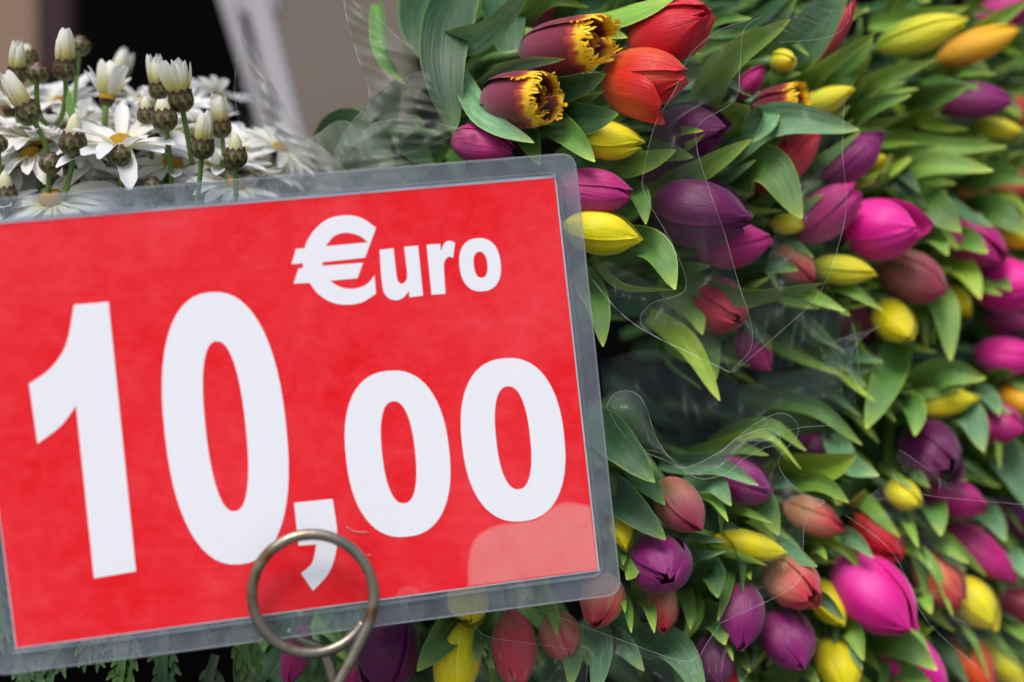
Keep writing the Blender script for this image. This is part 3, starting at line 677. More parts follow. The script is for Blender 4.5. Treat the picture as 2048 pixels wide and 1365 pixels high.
LEAVES = [
 (1170,830,1240,890,1310,965,84,'d',-.022,0), (1215,900,1290,960,1330,1010,60,'d',-.01,20),
 (850,100,975,60,1075,-50,64,'b',.0,25), (930,-60,885,100,908,272,104,'d',.01,0), (912,140,965,235,1068,286,56,'b',-.012,-20),
 (945,172,1035,128,1130,118,36,'b',-.012,40), (1060,195,1140,175,1212,148,66,'d',-.012,20), (1070,255,1150,205,1208,182,38,'g',-.01,30),
 (1080,250,1165,240,1237,228,82,'d',-.014,10), (1060,225,1140,275,1190,324,66,'g',-.012,-10), (1170,325,1270,325,1352,300,62,'l',-.010,10),
 (1225,240,1275,232,1324,228,32,'g',-.002,0), (1325,275,1370,263,1407,262,22,'l',-.012,0), (1330,305,1375,292,1410,268,20,'y',-.008,0),
 (1280,395,1400,340,1503,279,54,'l',-.012,20), (1375,270,1440,130,1580,38,72,'l',-.004,25), (1460,170,1590,90,1700,-40,110,'b',.01,10),
 (1410,340,1450,240,1500,212,100,'g',.0,20), (1395,360,1540,245,1718,260,80,'b',-.014,0), (1540,215,1650,130,1752,64,44,'l',-.006,30),
 (1560,230,1650,170,1745,75,90,'g',.012,0), (1640,205,1705,150,1743,110,40,'l',-.004,10), (1620,240,1750,160,1872,120,42,'l',-.008,20),
 (1640,275,1740,215,1823,190,44,'g',-.008,10), (1740,50,1850,35,1936,14,46,'l',-.004,10), (1880,125,1970,55,2060,0,42,'l',-.012,10),
 (1850,160,1930,145,1992,148,22,'l',-.008,0), (1810,215,1880,190,1940,172,52,'g',-.014,0), (1720,265,1870,290,2014,294,42,'l',-.010,10),
 (1740,318,1820,305,1882,292,32,'g',-.006,10), (1690,375,1850,328,1987,342,56,'l',-.010,10), (1880,375,1990,345,2060,366,60,'g',-.004,10),
 (1430,400,1530,335,1604,438,96,'g',-.008,-10), (1235,380,1275,395,1291,449,58,'g',-.012,-10), (1190,505,1300,500,1350,580,88,'g',-.014,-25),
 (1190,520,1250,570,1352,580,34,'l',-.018,60), (1160,540,1195,610,1206,694,56,'g',-.004,0), (1330,530,1480,585,1648,566,60,'g',-.016,35),
 (1440,500,1520,520,1596,540,60,'d',.0,0), (1540,545,1620,590,1690,622,36,'l',-.002,0), (1590,555,1690,575,1767,621,34,'l',-.008,0),
 (1650,600,1680,620,1700,632,24,'l',-.002,0), (1300,630,1380,690,1440,802,50,'y',.008,20), (1395,610,1420,680,1432,760,42,'g',.02,0),
 (1810,600,1880,610,1901,723,70,'l',-.012,-10), (1860,530,1925,545,1961,599,66,'y',-.012,0), (1800,400,1860,410,1922,464,80,'g',-.010,0),
 (1870,490,1930,480,1976,506,58,'g',-.016,0), (1950,540,1990,555,2022,582,50,'g',-.014,0), (1920,430,1990,425,2060,470,70,'g',-.004,0),
 (1820,470,1870,480,1896,512,50,'l',-.012,0), (1900,560,1960,570,2004,590,34,'l',-.014,0), (1760,370,1800,345,1840,385,40,'d',.006,0),
 (1800,680,1770,770,1732,858,70,'g',-.010,15), (1770,830,1870,745,1972,757,80,'g',-.014,10), (1920,785,1990,750,2029,744,44,'g',-.006,10),
 (1930,790,1975,800,1999,832,56,'b',-.014,0), (1770,800,1820,820,1829,872,70,'g',-.010,0), (1845,835,1930,830,1967,904,80,'b',-.016,0),
 (1940,900,2010,920,2070,1030,86,'b',-.006,0), (1480,790,1620,812,1724,890,42,'g',.004,0), (1660,870,1690,925,1758,952,62,'b',-.004,0),
 (1540,950,1650,935,1712,912,80,'y',-.014,-15), (1550,950,1640,965,1698,1006,48,'l',-.016,10), (1680,1015,1710,1003,1731,978,36,'y',-.010,0),
 (1380,905,1470,893,1538,911,34,'l',-.006,0), (1320,925,1430,930,1517,971,46,'b',-.014,10), (1370,950,1430,965,1463,1012,56,'b',-.012,0),
 (1395,975,1430,1005,1456,1044,28,'l',-.012,0), (1430,1005,1490,1022,1546,1047,22,'l',-.012,0), (1420,1030,1510,1000,1557,1071,80,'g',-.006,0),
 (1350,1062,1400,1075,1453,1084,22,'b',-.010,0), (1350,1085,1400,1108,1451,1103,26,'b',-.010,0), (1190,960,1250,1010,1331,1080,80,'d',-.010,-10),
 (1190,960,1230,930,1250,880,60,'g',.01,0), (1350,1210,1420,1140,1436,1196,84,'d',-.008,20), (1236,1085,1246,1108,1246,1131,20,'g',-.006,0),
 (1225,1180,1252,1210,1263,1266,28,'g',-.006,0), (1270,1160,1300,1215,1309,1266,34,'l',-.008,0), (1235,1170,1245,1200,1250,1226,20,'l',-.008,0),
 (1355,1160,1375,1210,1381,1259,36,'g',-.008,0), (1470,1120,1490,1140,1501,1160,28,'l',-.004,0), (1570,1195,1640,1192,1690,1242,44,'b',-.016,20),
 (1620,1235,1700,1255,1728,1321,60,'l',-.012,20), (1690,1260,1790,1280,1874,1340,74,'g',-.016,10), (1600,1080,1690,1070,1747,1116,50,'b',-.012,10),
 (1600,1088,1635,1100,1653,1120,30,'l',-.010,0), (1785,1010,1815,1050,1837,1096,28,'l',-.010,0), (1810,1085,1880,1080,1938,1127,56,'l',-.014,10),
 (1830,990,1865,1020,1882,1072,66,'g',-.012,0), (1930,1010,1980,1035,2012,1084,56,'b',-.006,0), (1960,1080,2020,1110,2060,1160,56,'b',-.004,0),
 (1990,1215,2030,1250,2070,1290,56,'l',-.010,0), (1810,1185,1845,1195,1863,1228,46,'l',-.010,0), (1780,1285,1830,1270,1869,1254,28,'l',-.010,0),
 (930,1225,890,1275,834,1343,76,'g',-.012,20), (985,1235,960,1280,952,1327,38,'g',-.010,0), (950,1240,920,1260,870,1290,60,'d',-.002,0),
 (1080,1190,1105,1225,1113,1269,34,'l',-.010,0), (1100,1250,1140,1300,1142,1375,60,'g',-.004,0), (1185,1230,1200,1300,1188,1400,56,'b',-.010,0),
 (1195,1255,1250,1290,1288,1342,56,'b',-.008,0), (1270,1270,1350,1300,1410,1400,80,'b',-.004,0), (965,1290,975,1310,988,1337,26,'l',-.008,0),
 (1380,1220,1430,1240,1450,1290,70,'g',.0,0), (1440,1290,1480,1310,1500,1345,40,'g',.0,0), (1520,1360,1600,1340,1640,1372,50,'g',-.004,0),
 (1730,1330,1800,1340,1866,1372,60,'g',-.014,0), (1840,1285,1900,1250,1960,1300,60,'d',.006,0), (860,1290,850,1330,850,1390,60,'d',.004,0),
 (745,1230,742,1290,740,1330,24,'g',-.004,0), (640,1280,655,1310,660,1370,50,'d',.006,0), (545,1250,520,1310,480,1400,120,'d',.02,0),
 (1488,190,1535,232,1505,284,52,'b',-.018,-20), (755,10,768,110,812,170,40,'g',.02,20), (810,240,830,290,870,330,70,'d',.01,0), (800,345,870,300,905,240,70,'g',.02,0), (1020,210,1060,270,1080,330,70,'g',-.002,10),
 (640,330,700,260,790,330,90,'d',.03,0), (1000,-20,1010,60,1015,130,90,'d',.04,0), (860,-30,850,60,870,130,110,'d',.06,0), (1160,60,1225,70,1255,76,30,'l',.0,0),
 (700,360,760,250,800,160,100,'d',.05,0), (1130,20,1200,-10,1250,-50,60,'d',.08,0), (1740,1010,1700,990,1660,1030,90,'d',.02,0), (1780,960,1820,945,1860,975,40,'g',-.004,0),
]
def owner(x, y):
    return min(TULIPS, key=lambda t: (t['cx']-math.cos(math.radians(t['ang']))*t['w']*.6-x)**2+(t['cy']-math.sin(math.radians(t['ang']))*t['w']*.6-y)**2)
LS = 0
for L_ in LEAVES:
    x0, y0, x1, y1, x2, y2, w, tone, dz, roll = L_
    o = owner((x0+x1)/2, (y0+y1)/2); d = depth(x1, y1)+dz
    A0, A1, A2 = P(x0, y0, d+.045), P(x1, y1, d+.006), P(x2, y2, d-.010)
    V, Fc, UV = leaf_mesh([A0, A1, A2], w*mpp(d)*1.08, roll+rng.uniform(-10, 10), rng.uniform(.3, .75), rng.uniform(-35, 35))
    Bv = o['B']
    mesh_obj('leaf', V, Fc, LM[tone], o['root'], Bv, UV)
# two more leaves sheath every bud from behind
for o in TULIPS:
    for q in range(6):
        a = math.radians(o['ang']+rng.uniform(12, 38)*(1 if q % 2 else -1)); cx, cy, d, w = o['cx'], o['cy'], o['d'], o['w']
        Lp = max(90, rng.uniform(1.4, 2.2)*w); off = (1 if q % 2 else -1)*rng.uniform(.4, .85)*w
        nx, ny = -math.sin(math.radians(o['ang'])), math.cos(math.radians(o['ang']))
        bx, by = cx-math.cos(math.radians(o['ang']))*w*.9+nx*off*.6, cy-math.sin(math.radians(o['ang']))*w*.9+ny*off*.6
        d = max(d, depth(cx, cy)); dd = d+.018+.012*q if q < 3 else d+rng.uniform(.008, .02)
        if bx < 1290 and 330 < by < 1200: continue
        p0 = P(bx, by, dd+.05); p1 = P(bx+math.cos(a)*Lp*.55+nx*off*.3, by+math.sin(a)*Lp*.55+ny*off*.3, dd+.004); a2 = a-(.25 if q % 2 else -.25)
        p2 = P(bx+math.cos(a2)*Lp, by+math.sin(a2)*Lp, dd-.004)
        slim = q >= 3
        if slim and (bx < 1330 or rng.random() < .35): continue
        V, Fc, UV = leaf_mesh([p0, p1, p2], (rng.uniform(18, 32) if slim else rng.uniform(28, 56))*mpp(d), rng.uniform(-45, 45), rng.uniform(.4, .9), rng.uniform(-60, 60))
        mesh_obj('leaf', V, Fc, LM[(['l', 'l', 'g', 'y', 'l'] if slim else ['g', 'g', 'l', 'b', 'd'])[int(rng.integers(5))]], o['root'], o['B'], UV)
# one leaf clasps the base of many buds from the front
for o in TULIPS:
    if o['cx'] < 1300 or o['w'] < 50 or rng.random() < .38: continue
    a = math.radians(o['ang']); ux, uy = math.cos(a), math.sin(a); nx, ny = -uy, ux; w, d = o['w'], o['d']; R = o['R']
    sd = rng.choice([-1, 1]); cx, cy = o['cx'], o['cy']
    la = math.sqrt(max(.1, 1-(o['A'][1])**2))*o['L']/mpp(d)*.5
    p0 = P(cx-ux*(la+w*.7)+nx*sd*w*.5, cy-uy*(la+w*.7)+ny*sd*w*.5, d+.035)
    p1 = P(cx-ux*la*.7+nx*sd*w*.42, cy-uy*la*.7+ny*sd*w*.42, d-R*.35)
    e = rng.uniform(.1, .75); k = rng.uniform(.30, .62)
    p2 = P(cx+ux*la*e+nx*sd*w*k, cy+uy*la*e+ny*sd*w*k, d-R*1.05)
    V, Fc, UV = leaf_mesh([p0, p1, p2], rng.uniform(.34, .52)*w*mpp(d), sd*rng.uniform(10, 40), -rng.uniform(.1, .5), rng.uniform(-20, 20))
    mesh_obj('leaf', V, Fc, LM[['g', 'l', 'g', 'b', 'l'][int(rng.integers(5))]], o['root'], o['B'], UV)
# long slender leaves that run with the bunch between the buds
nadd = 0
for k in range(900):
    if nadd >= 95: break
    x, y = rng.uniform(1400, 2080), rng.uniform(-20, 1380)
    if x < 1640 and 600 < y < 930: continue
    o = owner(x, y); a = math.radians(o['ang']) * .6 + math.atan2(y-620, x-850)*.4 + rng.uniform(-.25, .25)
    Lp = rng.uniform(130, 250); cx, sy = math.cos(a), math.sin(a)
    pts = [(x+cx*Lp*q, y+sy*Lp*q) for q in (0, -.15, -.3, -.45)]
    if any((px-t['cx'])**2+(py-t['cy'])**2 < (t['w']*.60)**2 for t in TULIPS for px, py in pts): continue
    d = depth(x, y)+rng.uniform(-.004, .012); a2 = a+rng.uniform(-.3, .3)
    p0 = P(x-math.cos(a2)*Lp, y-math.sin(a2)*Lp, d+.055); p1 = P(x-cx*Lp*.45, y-sy*Lp*.45, d+.012); p2 = P(x, y, d-.006)
    V, Fc, UV = leaf_mesh([p0, p1, p2], rng.uniform(26, 46)*mpp(d), rng.uniform(-40, 40), rng.uniform(.4, .9), rng.uniform(-50, 50))
    mesh_obj('leaf', V, Fc, LM[['l', 'l', 'g', 'y', 'g', 'b'][int(rng.integers(6))]], o['root'], o['B'], UV); nadd += 1
# uncountable leaf mass deeper in the bunches
vs, fs, uvs, fm = [], [], [], []
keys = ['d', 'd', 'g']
for k in range(620):
    x, y = rng.uniform(560, 2250), rng.uniform(-150, 1520)
    if x < 1150 and 90 < y < 1230: continue
    if x < 900 and y < 250: continue
    if x < 1000 and y < 230 and rng.random() < .6: continue
    gap = 1180 < x < 1640 and 640 < y < 860
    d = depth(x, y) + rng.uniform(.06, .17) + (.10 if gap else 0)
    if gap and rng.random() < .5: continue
    a = math.atan2(y-620, x-850)*.75+rng.uniform(-.45, .45); Lp = rng.uniform(140, 300)
    p0 = P(x-math.cos(a)*Lp*.5, y-math.sin(a)*Lp*.5, d+.05); p1 = P(x, y, d+.01); a += rng.uniform(-.3, .3)
    p2 = P(x+math.cos(a)*Lp*.5, y+math.sin(a)*Lp*.5, d-.01)
    V, Fc, UV = leaf_mesh([p0, p1, p2], rng.uniform(30, 80)*mpp(d), rng.uniform(-60, 60), rng.uniform(.2, .6), rng.uniform(-60, 60), n=10, m=5)
    fs += [tuple(i+len(vs) for i in f) for f in Fc]; vs += list(V); uvs += list(UV); fm += [int(rng.integers(3))]*len(Fc)
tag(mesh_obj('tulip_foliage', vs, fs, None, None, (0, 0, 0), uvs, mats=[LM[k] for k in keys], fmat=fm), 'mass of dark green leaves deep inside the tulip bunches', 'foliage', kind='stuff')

# ------------------------------------------------------------------ white marguerite daisies
def strap(L, w, bend, n=9, m=5, cup=.25, notch=0):
    V, UV = [], []
    for i in range(n):
        s = i/(n-1); ww = w*.5*np.interp(s, [0, .2, .6, .88, 1], [.45, .8, 1, .8, .25])
        for k in range(m):
            t = -1+2*k/(m-1)
            V.append((s*L*math.cos(bend*s*.6), t*ww, -math.sin(bend*s)*L*s*.6 + ww*cup*t*t + .05*ww*math.cos(t*7))); UV.append((t*.5+.5, s))
    return np.array(V), gridf(n, m), UV
_ms = []
for b in (-.55, 0.1, .5, .85):
    V, Fc, UV = strap(1, .29, b, cup=.45)
    me = bpy.data.meshes.new('daisy_petal'); me.from_pydata(V.tolist(), [], Fc); me.materials.append(M_cpetal if b < 0 else M_dpetal)
    ul = me.uv_layers.new(name='uv'); idx = np.empty(len(me.loops), int); me.loops.foreach_get('vertex_index', idx)
    ul.data.foreach_set('uv', np.asarray(UV, np.float32)[idx].ravel()); me.polygons.foreach_set('use_smooth', [True]*len(me.polygons)); _ms.append(me)
def lathe(prof, M, seg=18):
    vs = []; 
    for r, z in prof:
        for k in range(seg):
            a = 2*math.pi*k/seg; vs.append((r*math.cos(a), r*math.sin(a), z))
    n = len(prof); fs = [(i*seg+k, i*seg+(k+1) % seg, (i+1)*seg+(k+1) % seg, (i+1)*seg+k) for i in range(n-1) for k in range(seg)]
    uv = [(.5, i/(n-1)) for i in range(n) for k in range(seg)]
    return np.array(vs) @ M.T, fs, uv
def calyx(rt, M, r, top):
    """cup of overlapping bracts, radius r"""
    prof = [(.15*r, -.95*r), (.55*r, -.8*r), (.85*r, -.45*r), (.96*r, 0), (.9*r, .4*r), (top*r, .75*r)]
    V, Fc, UV = lathe(prof, np.eye(3)); V = list(V); Fc = list(Fc); UV = list(UV)
    for row, (z0, z1, cnt) in enumerate([(-.85, 0, 7), (-.5, .5, 8), (0, .95, 9)]):
        for k in range(cnt):
            a0 = 2*math.pi*(k+row*.5)/cnt; k0 = len(V)
            for i in range(5):
                s = i/4; z = z0+(z1-z0)*s; rr = np.interp(z, [-.95, -.8, -.45, 0, .4, .8], [.15, .55, .85, .96, .9, top])+.05+.03*s
                hw = .46*np.interp(s, [0, .4, .8, 1], [.7, 1, .7, .1])
                for j in range(3):
                    t = j-1; V.append(((rr-.03*abs(t))*r*math.cos(a0+t*hw), (rr-.03*abs(t))*r*math.sin(a0+t*hw), z*r)); UV.append((j/2, s))
            Fc += gridf(5, 3, k0)
    mesh_obj('calyx', np.array(V) @ M.T, Fc, M_calyx, rt, (0, 0, 0), UV)
def place_petal(rt, M, phi, elev, scale, base, var, wsc=1.0):
    o = bpy.data.objects.new('petal', _ms[var]); COL.objects.link(o); o.parent = rt
    # local frame: petal +X points outwards/up; elev 0 = flat, 90 = upright
    R1 = Matrix.Rotation(phi, 3, 'Z') @ Matrix.Rotation(-elev, 3, 'Y')
    Mm = Matrix(M.tolist()) @ R1
    b = Matrix(M.tolist()) @ (Matrix.Rotation(phi, 3, 'Z') @ Vector(base))
    o.matrix_local = Matrix.Translation(b) @ Mm.to_4x4() @ Matrix.Diagonal((scale, scale*wsc, scale, 1))
def dstem(rt, B, A, x1, y1, d, r=.0016):
    e = P(x1, y1, d) - B
    e = e if np.linalg.norm(e) > .01 else np.array([0, 0, -.05])
    pts = [A*-.0, -A*.012, -A*.012+e*.4, e]; v, f, u = tube(cr(pts, 12), r, 8); mesh_obj('stem', v, f, M_white, rt, (0, 0, 0), u)
def bud(x, y, r, ang, stage, label, sx, sy, dz=0.0, ln=1.0):
    """stage 0 closed dark, 1 small pale tip, 2 white brush, 3 opening cup"""
    d = .868+dz; B = P(x, y, d); a = math.radians(ang); A = np.array([math.cos(a)*.97, -.25, -math.sin(a)*.97]); A /= np.linalg.norm(A)
    rt = root('daisy', B, label, 'daisy', 'white daisies' if stage >= 2 else 'daisy buds'); M = frame(A, rng.uniform(0, 3)); R = r*mpp(d)
    R0 = R; R = R*(.86 if stage >= 2 else 1.0)
    calyx(rt, M, R, [.35, .68, .84, .9][stage])
    if stage == 0:
        V, Fc, UV = lathe([(.6*R, .55*R), (.42*R, .8*R), (.2*R, .9*R), (.02*R, .93*R)], M); mesh_obj('bud_tip', V, Fc, M_calyx, rt, (0, 0, 0), [(0.0, .9)]*len(V))
    elif stage == 1:
        for k in range(9): place_petal(rt, M, k*2*math.pi/9, math.radians(90), 1.55*R*ln, (.64*R, 0, .45*R), 0, 1.1)
        V, Fc, UV = lathe([(.60*R, .3*R), (.62*R, .8*R), (.48*R, 1.35*R*ln), (.24*R, 1.75*R*ln), (.02*R, 1.95*R*ln)], M); mesh_obj('bud_core', V, Fc, M_dpetal, rt, (0, 0, 0), [(.3+.1*(i_ % 3), .04+w_*.16) for i_, (u_, w_) in enumerate(UV)])
    else:
        K = 15 if stage == 2 else 16
        for k in range(K):
            el = math.radians(rng.uniform(70, 80) if stage == 2 else rng.uniform(50, 78))
            place_petal(rt, M, k*2*math.pi/K+rng.uniform(-.1, .1), el, rng.uniform(2.1, 3.0)*R*ln, (rng.uniform(.58, .74)*R, 0, .5*R), 0, rng.uniform(.62, .95))
        for k in range(8): place_petal(rt, M, k*2*math.pi/8+.3, math.radians(82), rng.uniform(2.0, 2.8)*R*ln, (.36*R, 0, .5*R), 0, 1.0)
    dstem(rt, B, A, sx, sy, d+.01, .10*R+.0007)
def daisy(x, y, rp, axis, label, dz=0.0, npet=22, elev=(0, 12), var=(1, 2, 3), disc=.2):
    d = .872+dz; B = P(x, y, d); A = np.array(axis, float); A /= np.linalg.norm(A)
    rt = root('daisy', B, label, 'daisy', 'white daisies'); M = frame(A, rng.uniform(0, 3)); R = rp*mpp(d); r0 = disc*R
    V, Fc, UV = lathe([(r0, -.05*R), (r0*1.02, .04*R), (r0*.85, .12*R), (r0*.5, .16*R), (r0*.1, .15*R)], M); mesh_obj('disc', V, Fc, M_disc, rt, (0, 0, 0), UV)
    for k in range(npet):
        place_petal(rt, M, k*2*math.pi/npet+rng.uniform(-.08, .08), math.radians(rng.uniform(*elev)), R*rng.uniform(.8, .98), (r0*.8, 0, -.02*R*(k % 2)), int(rng.choice(var)), rng.uniform(.9, 1.2))
    V, Fc, UV = lathe([(.04*R, -.28*R), (r0*.7, -.2*R), (r0*1.0, -.05*R)], M); mesh_obj('calyx', V, Fc, M_calyx, rt, (0, 0, 0), UV)
    dstem(rt, B, A, x+rng.uniform(-10, 10), y+260, d+.03)
daisy(242, 290, 128, (.08, -.42, .9), 'large open daisy with yellow centre in the middle of the white ones', .0, 21, (-6, 46))
daisy(80, 280, 120, (-.05, -.3, 1), 'white daisy under the closed dark bud with long petals', .02, 23, (-10, 40))
daisy(330, 262, 104, (.1, -.2, 1), 'white daisy round the stem of the brown bud', .04, 22, (-6, 44))
daisy(440, 330, 104, (.2, -.3, 1), 'white daisy behind the rightmost cream tipped bud', .026, 22, (-10, 40))
daisy(150, 300, 112, (0, -.3, 1), 'white daisy behind the thick stem', .04, 22, (-10, 40))
daisy(300, 390, 110, (0, -.4, 1), 'white daisy around the closed bud above the sign edge', .02, 22, (-10, 30))
daisy(520, 350, 90, (.2, -.3, 1), 'white daisy behind the lower end of the peaked film', .04, 22, (-10, 40))
daisy(20, 215, 84, (-.1, 0, 1), 'white daisy behind the brush shaped bud at the left edge', .06, 22, (0, 44))
for q_, (x_, y_, r_, ax_, lb_) in enumerate([
 (28, 330, 100, (-.2, -.75, .6), 'white daisy facing the viewer at the left edge behind the closed buds'), (150, 372, 104, (0, -.7, .7), 'white daisy facing the viewer left of the closed bud over the sign edge'),
 (262, 352, 100, (.1, -.6, .8), 'white daisy low between the dark bud stems'), (372, 300, 96, (.2, -.65, .7), 'white daisy facing the viewer behind the rounded bud'),
 (480, 300, 92, (.3, -.6, .7), 'white daisy facing the viewer behind the cream tipped bud'), (120, 205, 84, (-.1, -.5, .8), 'white daisy at the back between the highest bud and the green leaf'),
 (215, 240, 92, (0, -.6, .8), 'white daisy at the back over the large open one'), (345, 215, 84, (.1, -.5, .8), 'white daisy at the back behind the opening flower')]):
    daisy(x_, y_, r_, ax_, lb_, .03+.006*q_, 24, (-8, 34), (1, 2, 1, 3), .14)
daisy(10, 330, 110, (-.1, -.2, 1), 'white daisy at the left edge with petals raised', .03, 19, (0, 44))
daisy(410, 372, 110, (.1, -.25, 1), 'white daisy filling the gap under the rounded bud', .03, 20, (-8, 34))
daisy(180, 345, 110, (0, -.3, 1), 'white daisy between the thick stem and the large open one', .035, 20, (-8, 34))
daisy(100, 220, 80, (-.1, 0, 1), 'white daisy behind the closed dark bud at the back left', .07, 18, (0, 50))
daisy(290, 205, 76, (.1, 0, 1), 'white daisy at the back below the bud in front of the black background', .07, 18, (0, 50))
daisy(395, 250, 90, (.2, 0, 1), 'white daisy behind the stem of the opening flower', .06, 18, (-6, 40))
daisy(105, 402, 124, (-.1, -.6, .78), 'open daisy whose yellow centre shows through the laminate edge', -.006, 20, (-2, 10))
daisy(62, 312, 108, (-.25, -.3, .9), 'drooping open daisy at the left with bent petals', .012, 18, (-10, 20))
daisy(345, 330, 105, (.35, -.35, .85), 'open daisy leaning right behind the white topped bud', .016, 18, (-14, 14))
daisy(215, 196, 80, (.1, .1, 1), 'half open daisy raised behind the big open one', .03, 16, (48, 70), (0, 1))
daisy(30, 262, 90, (-.3, 0, 1), 'open daisy at the left edge under the brush shaped bud', .03, 17, (-6, 24))
daisy(470, 372, 96, (.4, -.4, .8), 'open daisy low beside the cellophane, half behind the laminate', .012, 18, (-8, 14))
daisy(560, 300, 88, (.5, -.25, .8), 'blurred open daisy behind the cellophane sheet', .05, 17, (-4, 22))
daisy(430, 190, 70, (.2, .2, 1), 'blurred open daisy at the back of the group', .09, 16, (0, 30))
daisy(295, 275, 92, (.2, .1, 1), 'open daisy pressed behind the big one', .045, 17, (10, 40))
daisy(150, 250, 88, (-.2, .1, 1), 'open daisy hidden behind the tall brown cupped bud', .05, 17, (0, 34))
daisy(-20, 420, 100, (-.3, -.4, .8), 'open daisy cut by the left edge above the sign', .0, 18, (-6, 14))
daisy(210, 430, 110, (0, -.4, .9), 'open daisy mostly hidden behind the top of the sign', .03, 19, (-6, 14))
daisy(345, 425, 100, (.1, -.4, .9), 'open daisy peeping over the top edge of the sign', .035, 19, (-2, 20))
daisy(600, 380, 80, (.3, -.3, .9), 'open daisy under the milky film', .06, 17, (-2, 20))
bud(130, 140, 29, -88, 2, 'white topped bud standing highest at the left', 112, 250, .006, .98)
bud(75, 146, 23, -84, 0, 'closed dark brown bud left of the highest white one', 95, 250, -.002)
bud(34, 152, 24, -84, 2, 'pale bud behind the dark one at the far left', 45, 300, .02)
bud(58, 228, 30, -118, 2, 'white brush shaped bud leaning left', 90, 330, -.004, 1.1)
bud(146, 288, 28, -82, 1, 'tall brown cupped bud with cream tip on a thick stem', 112, 430, -.012, 1.15)
bud(101, 328, 23, -80, 0, 'closed dark bud left of the thick stem', 110, 400, -.008)
bud(238, 312, 24, -92, 0, 'closed dark bud in front of the large open daisy', 246, 420, -.014)
bud(306, 372, 20, -90, 0, 'closed dark bud just above the sign edge', 302, 450, -.004)
bud(329, 240, 27, -96, 1, 'brown bud with small green tip left of the opening one', 345, 400, -.008, .75)
bud(362, 202, 30, -98, 3, 'opening white flower above a green and brown cup', 385, 330, -.004, 1.0)
bud(318, 182, 24, -96, 2, 'white topped bud just behind the opening flower', 330, 340, .02, 1.05)
bud(405, 297, 28, -82, 2, 'white topped bud with rounded petals above the sign edge', 390, 440, -.014, .95)
bud(442, 258, 25, -94, 2, 'paler white bud behind the rounded one', 430, 420, .014)
bud(471, 316, 24, -88, 1, 'pointed cream tipped bud, rightmost of the daisies', 474, 450, -.012, 1.1)
bud(232, 172, 26, -70, 2, 'blurred white bud in front of the black background', 220, 350, .10)
bud(-4, 288, 20, -90, 0, 'closed dark bud cut by the left edge', 0, 420, -.01)
bud(12, 392, 24, -90, 1, 'cream tipped bud low at the left edge', 6, 480, -.012, 1.1)
bud(160, 92, 22, -80, 0, 'dark blurred bud behind the highest white one', 140, 300, .05)
bud(55, 118, 20, -95, 1, 'small yellowish tipped bud far at the back left', 60, 300, .06, .7)
bud(294, 232, 20, -94, 1, 'small cream bud half behind the brown one', 310, 380, .012)
# finely lobed daisy leaves hanging below the sign
def lobed(x, y, ang, Lp, label, dz=0.0, tone='g'):
    d = .868+dz; B = P(x, y, d); k = mpp(d); a = math.radians(ang); vs, fs, uvs = [], [], []
    def add(p0, p1, p2, w):
        V, Fc, UV = leaf_mesh([p0, p1, p2], w, rng.uniform(-20, 20), .3, 0, .8, 9, 5)
        fs.extend([tuple(i+len(vs) for i in f) for f in Fc]); vs.extend(list(V)); uvs.extend(UV)
    def pt(s, o, dd=0): return P(x+math.cos(a)*Lp*s-math.sin(a)*o, y+math.sin(a)*Lp*s+math.cos(a)*o, d-.01*s+dd)
    add(pt(0, 0), pt(.5, Lp*.04), pt(1, 0), 22*k)
    for s in (.3, .5, .68, .84):
        for sd in (-1, 1):
            l = Lp*rng.uniform(.2, .32)*(1.1-s*.5)
            add(pt(s-.04, 0, .001), pt(s+.08, sd*l*.6, .001), pt(s+.2, sd*l, -.002), 15*k)
            add(pt(s+.06, sd*l*.5, .001), pt(s+.16, sd*l*.5, .001), pt(s+.27, sd*l*.45, -.002), 9*k)
    o = mesh_obj('daisy_leaf', vs, fs, LM[tone], None, B, uvs); tag(o, label, 'leaf', 'lobed daisy leaves')
lobed(262, 1235, 98, 150, 'lobed green leaf hanging below the lower left of the sign, broadest one', 0)
lobed(130, 1270, 120, 150, 'lobed leaf slanting down to the left under the sign', .01, 'd')
lobed(405, 1190, 80, 90, 'short lobed leaf tip seen through the laminate and below it', -.004, 'd')
lobed(465, 1215, 72, 140, 'thin lobed leaf left of the wire ring', .004, 'g')
lobed(30, 1290, 70, 130, 'lobed leaf in the bottom left corner', 0, 'd')
lobed(330, 1260, 90, 130, 'shaded lobed leaf between the two nearest the sign edge', .02, 'd')
lobed(180, 1180, 90, 150, 'dim lobed leaf behind the lower laminate', .02, 'd')
lobed(-10, 1120, 80, 170, 'lobed leaf behind the left edge of the card', .01, 'd')
lobed(430, 1310, 100, 110, 'lobed leaf at the bottom edge below the thin one', .02, 'd')
# small green leaf among the daisies
V, Fc, UV = leaf_mesh([P(150, 250, .86), P(140, 210, .862), P(138, 178, .864)], 18*mpp(.86)); tag(mesh_obj('daisy_leaf', V, Fc, LM['g'], None, P(150, 250, .86), UV), 'small narrow green leaf between the daisy buds', 'leaf', 'lobed daisy leaves')

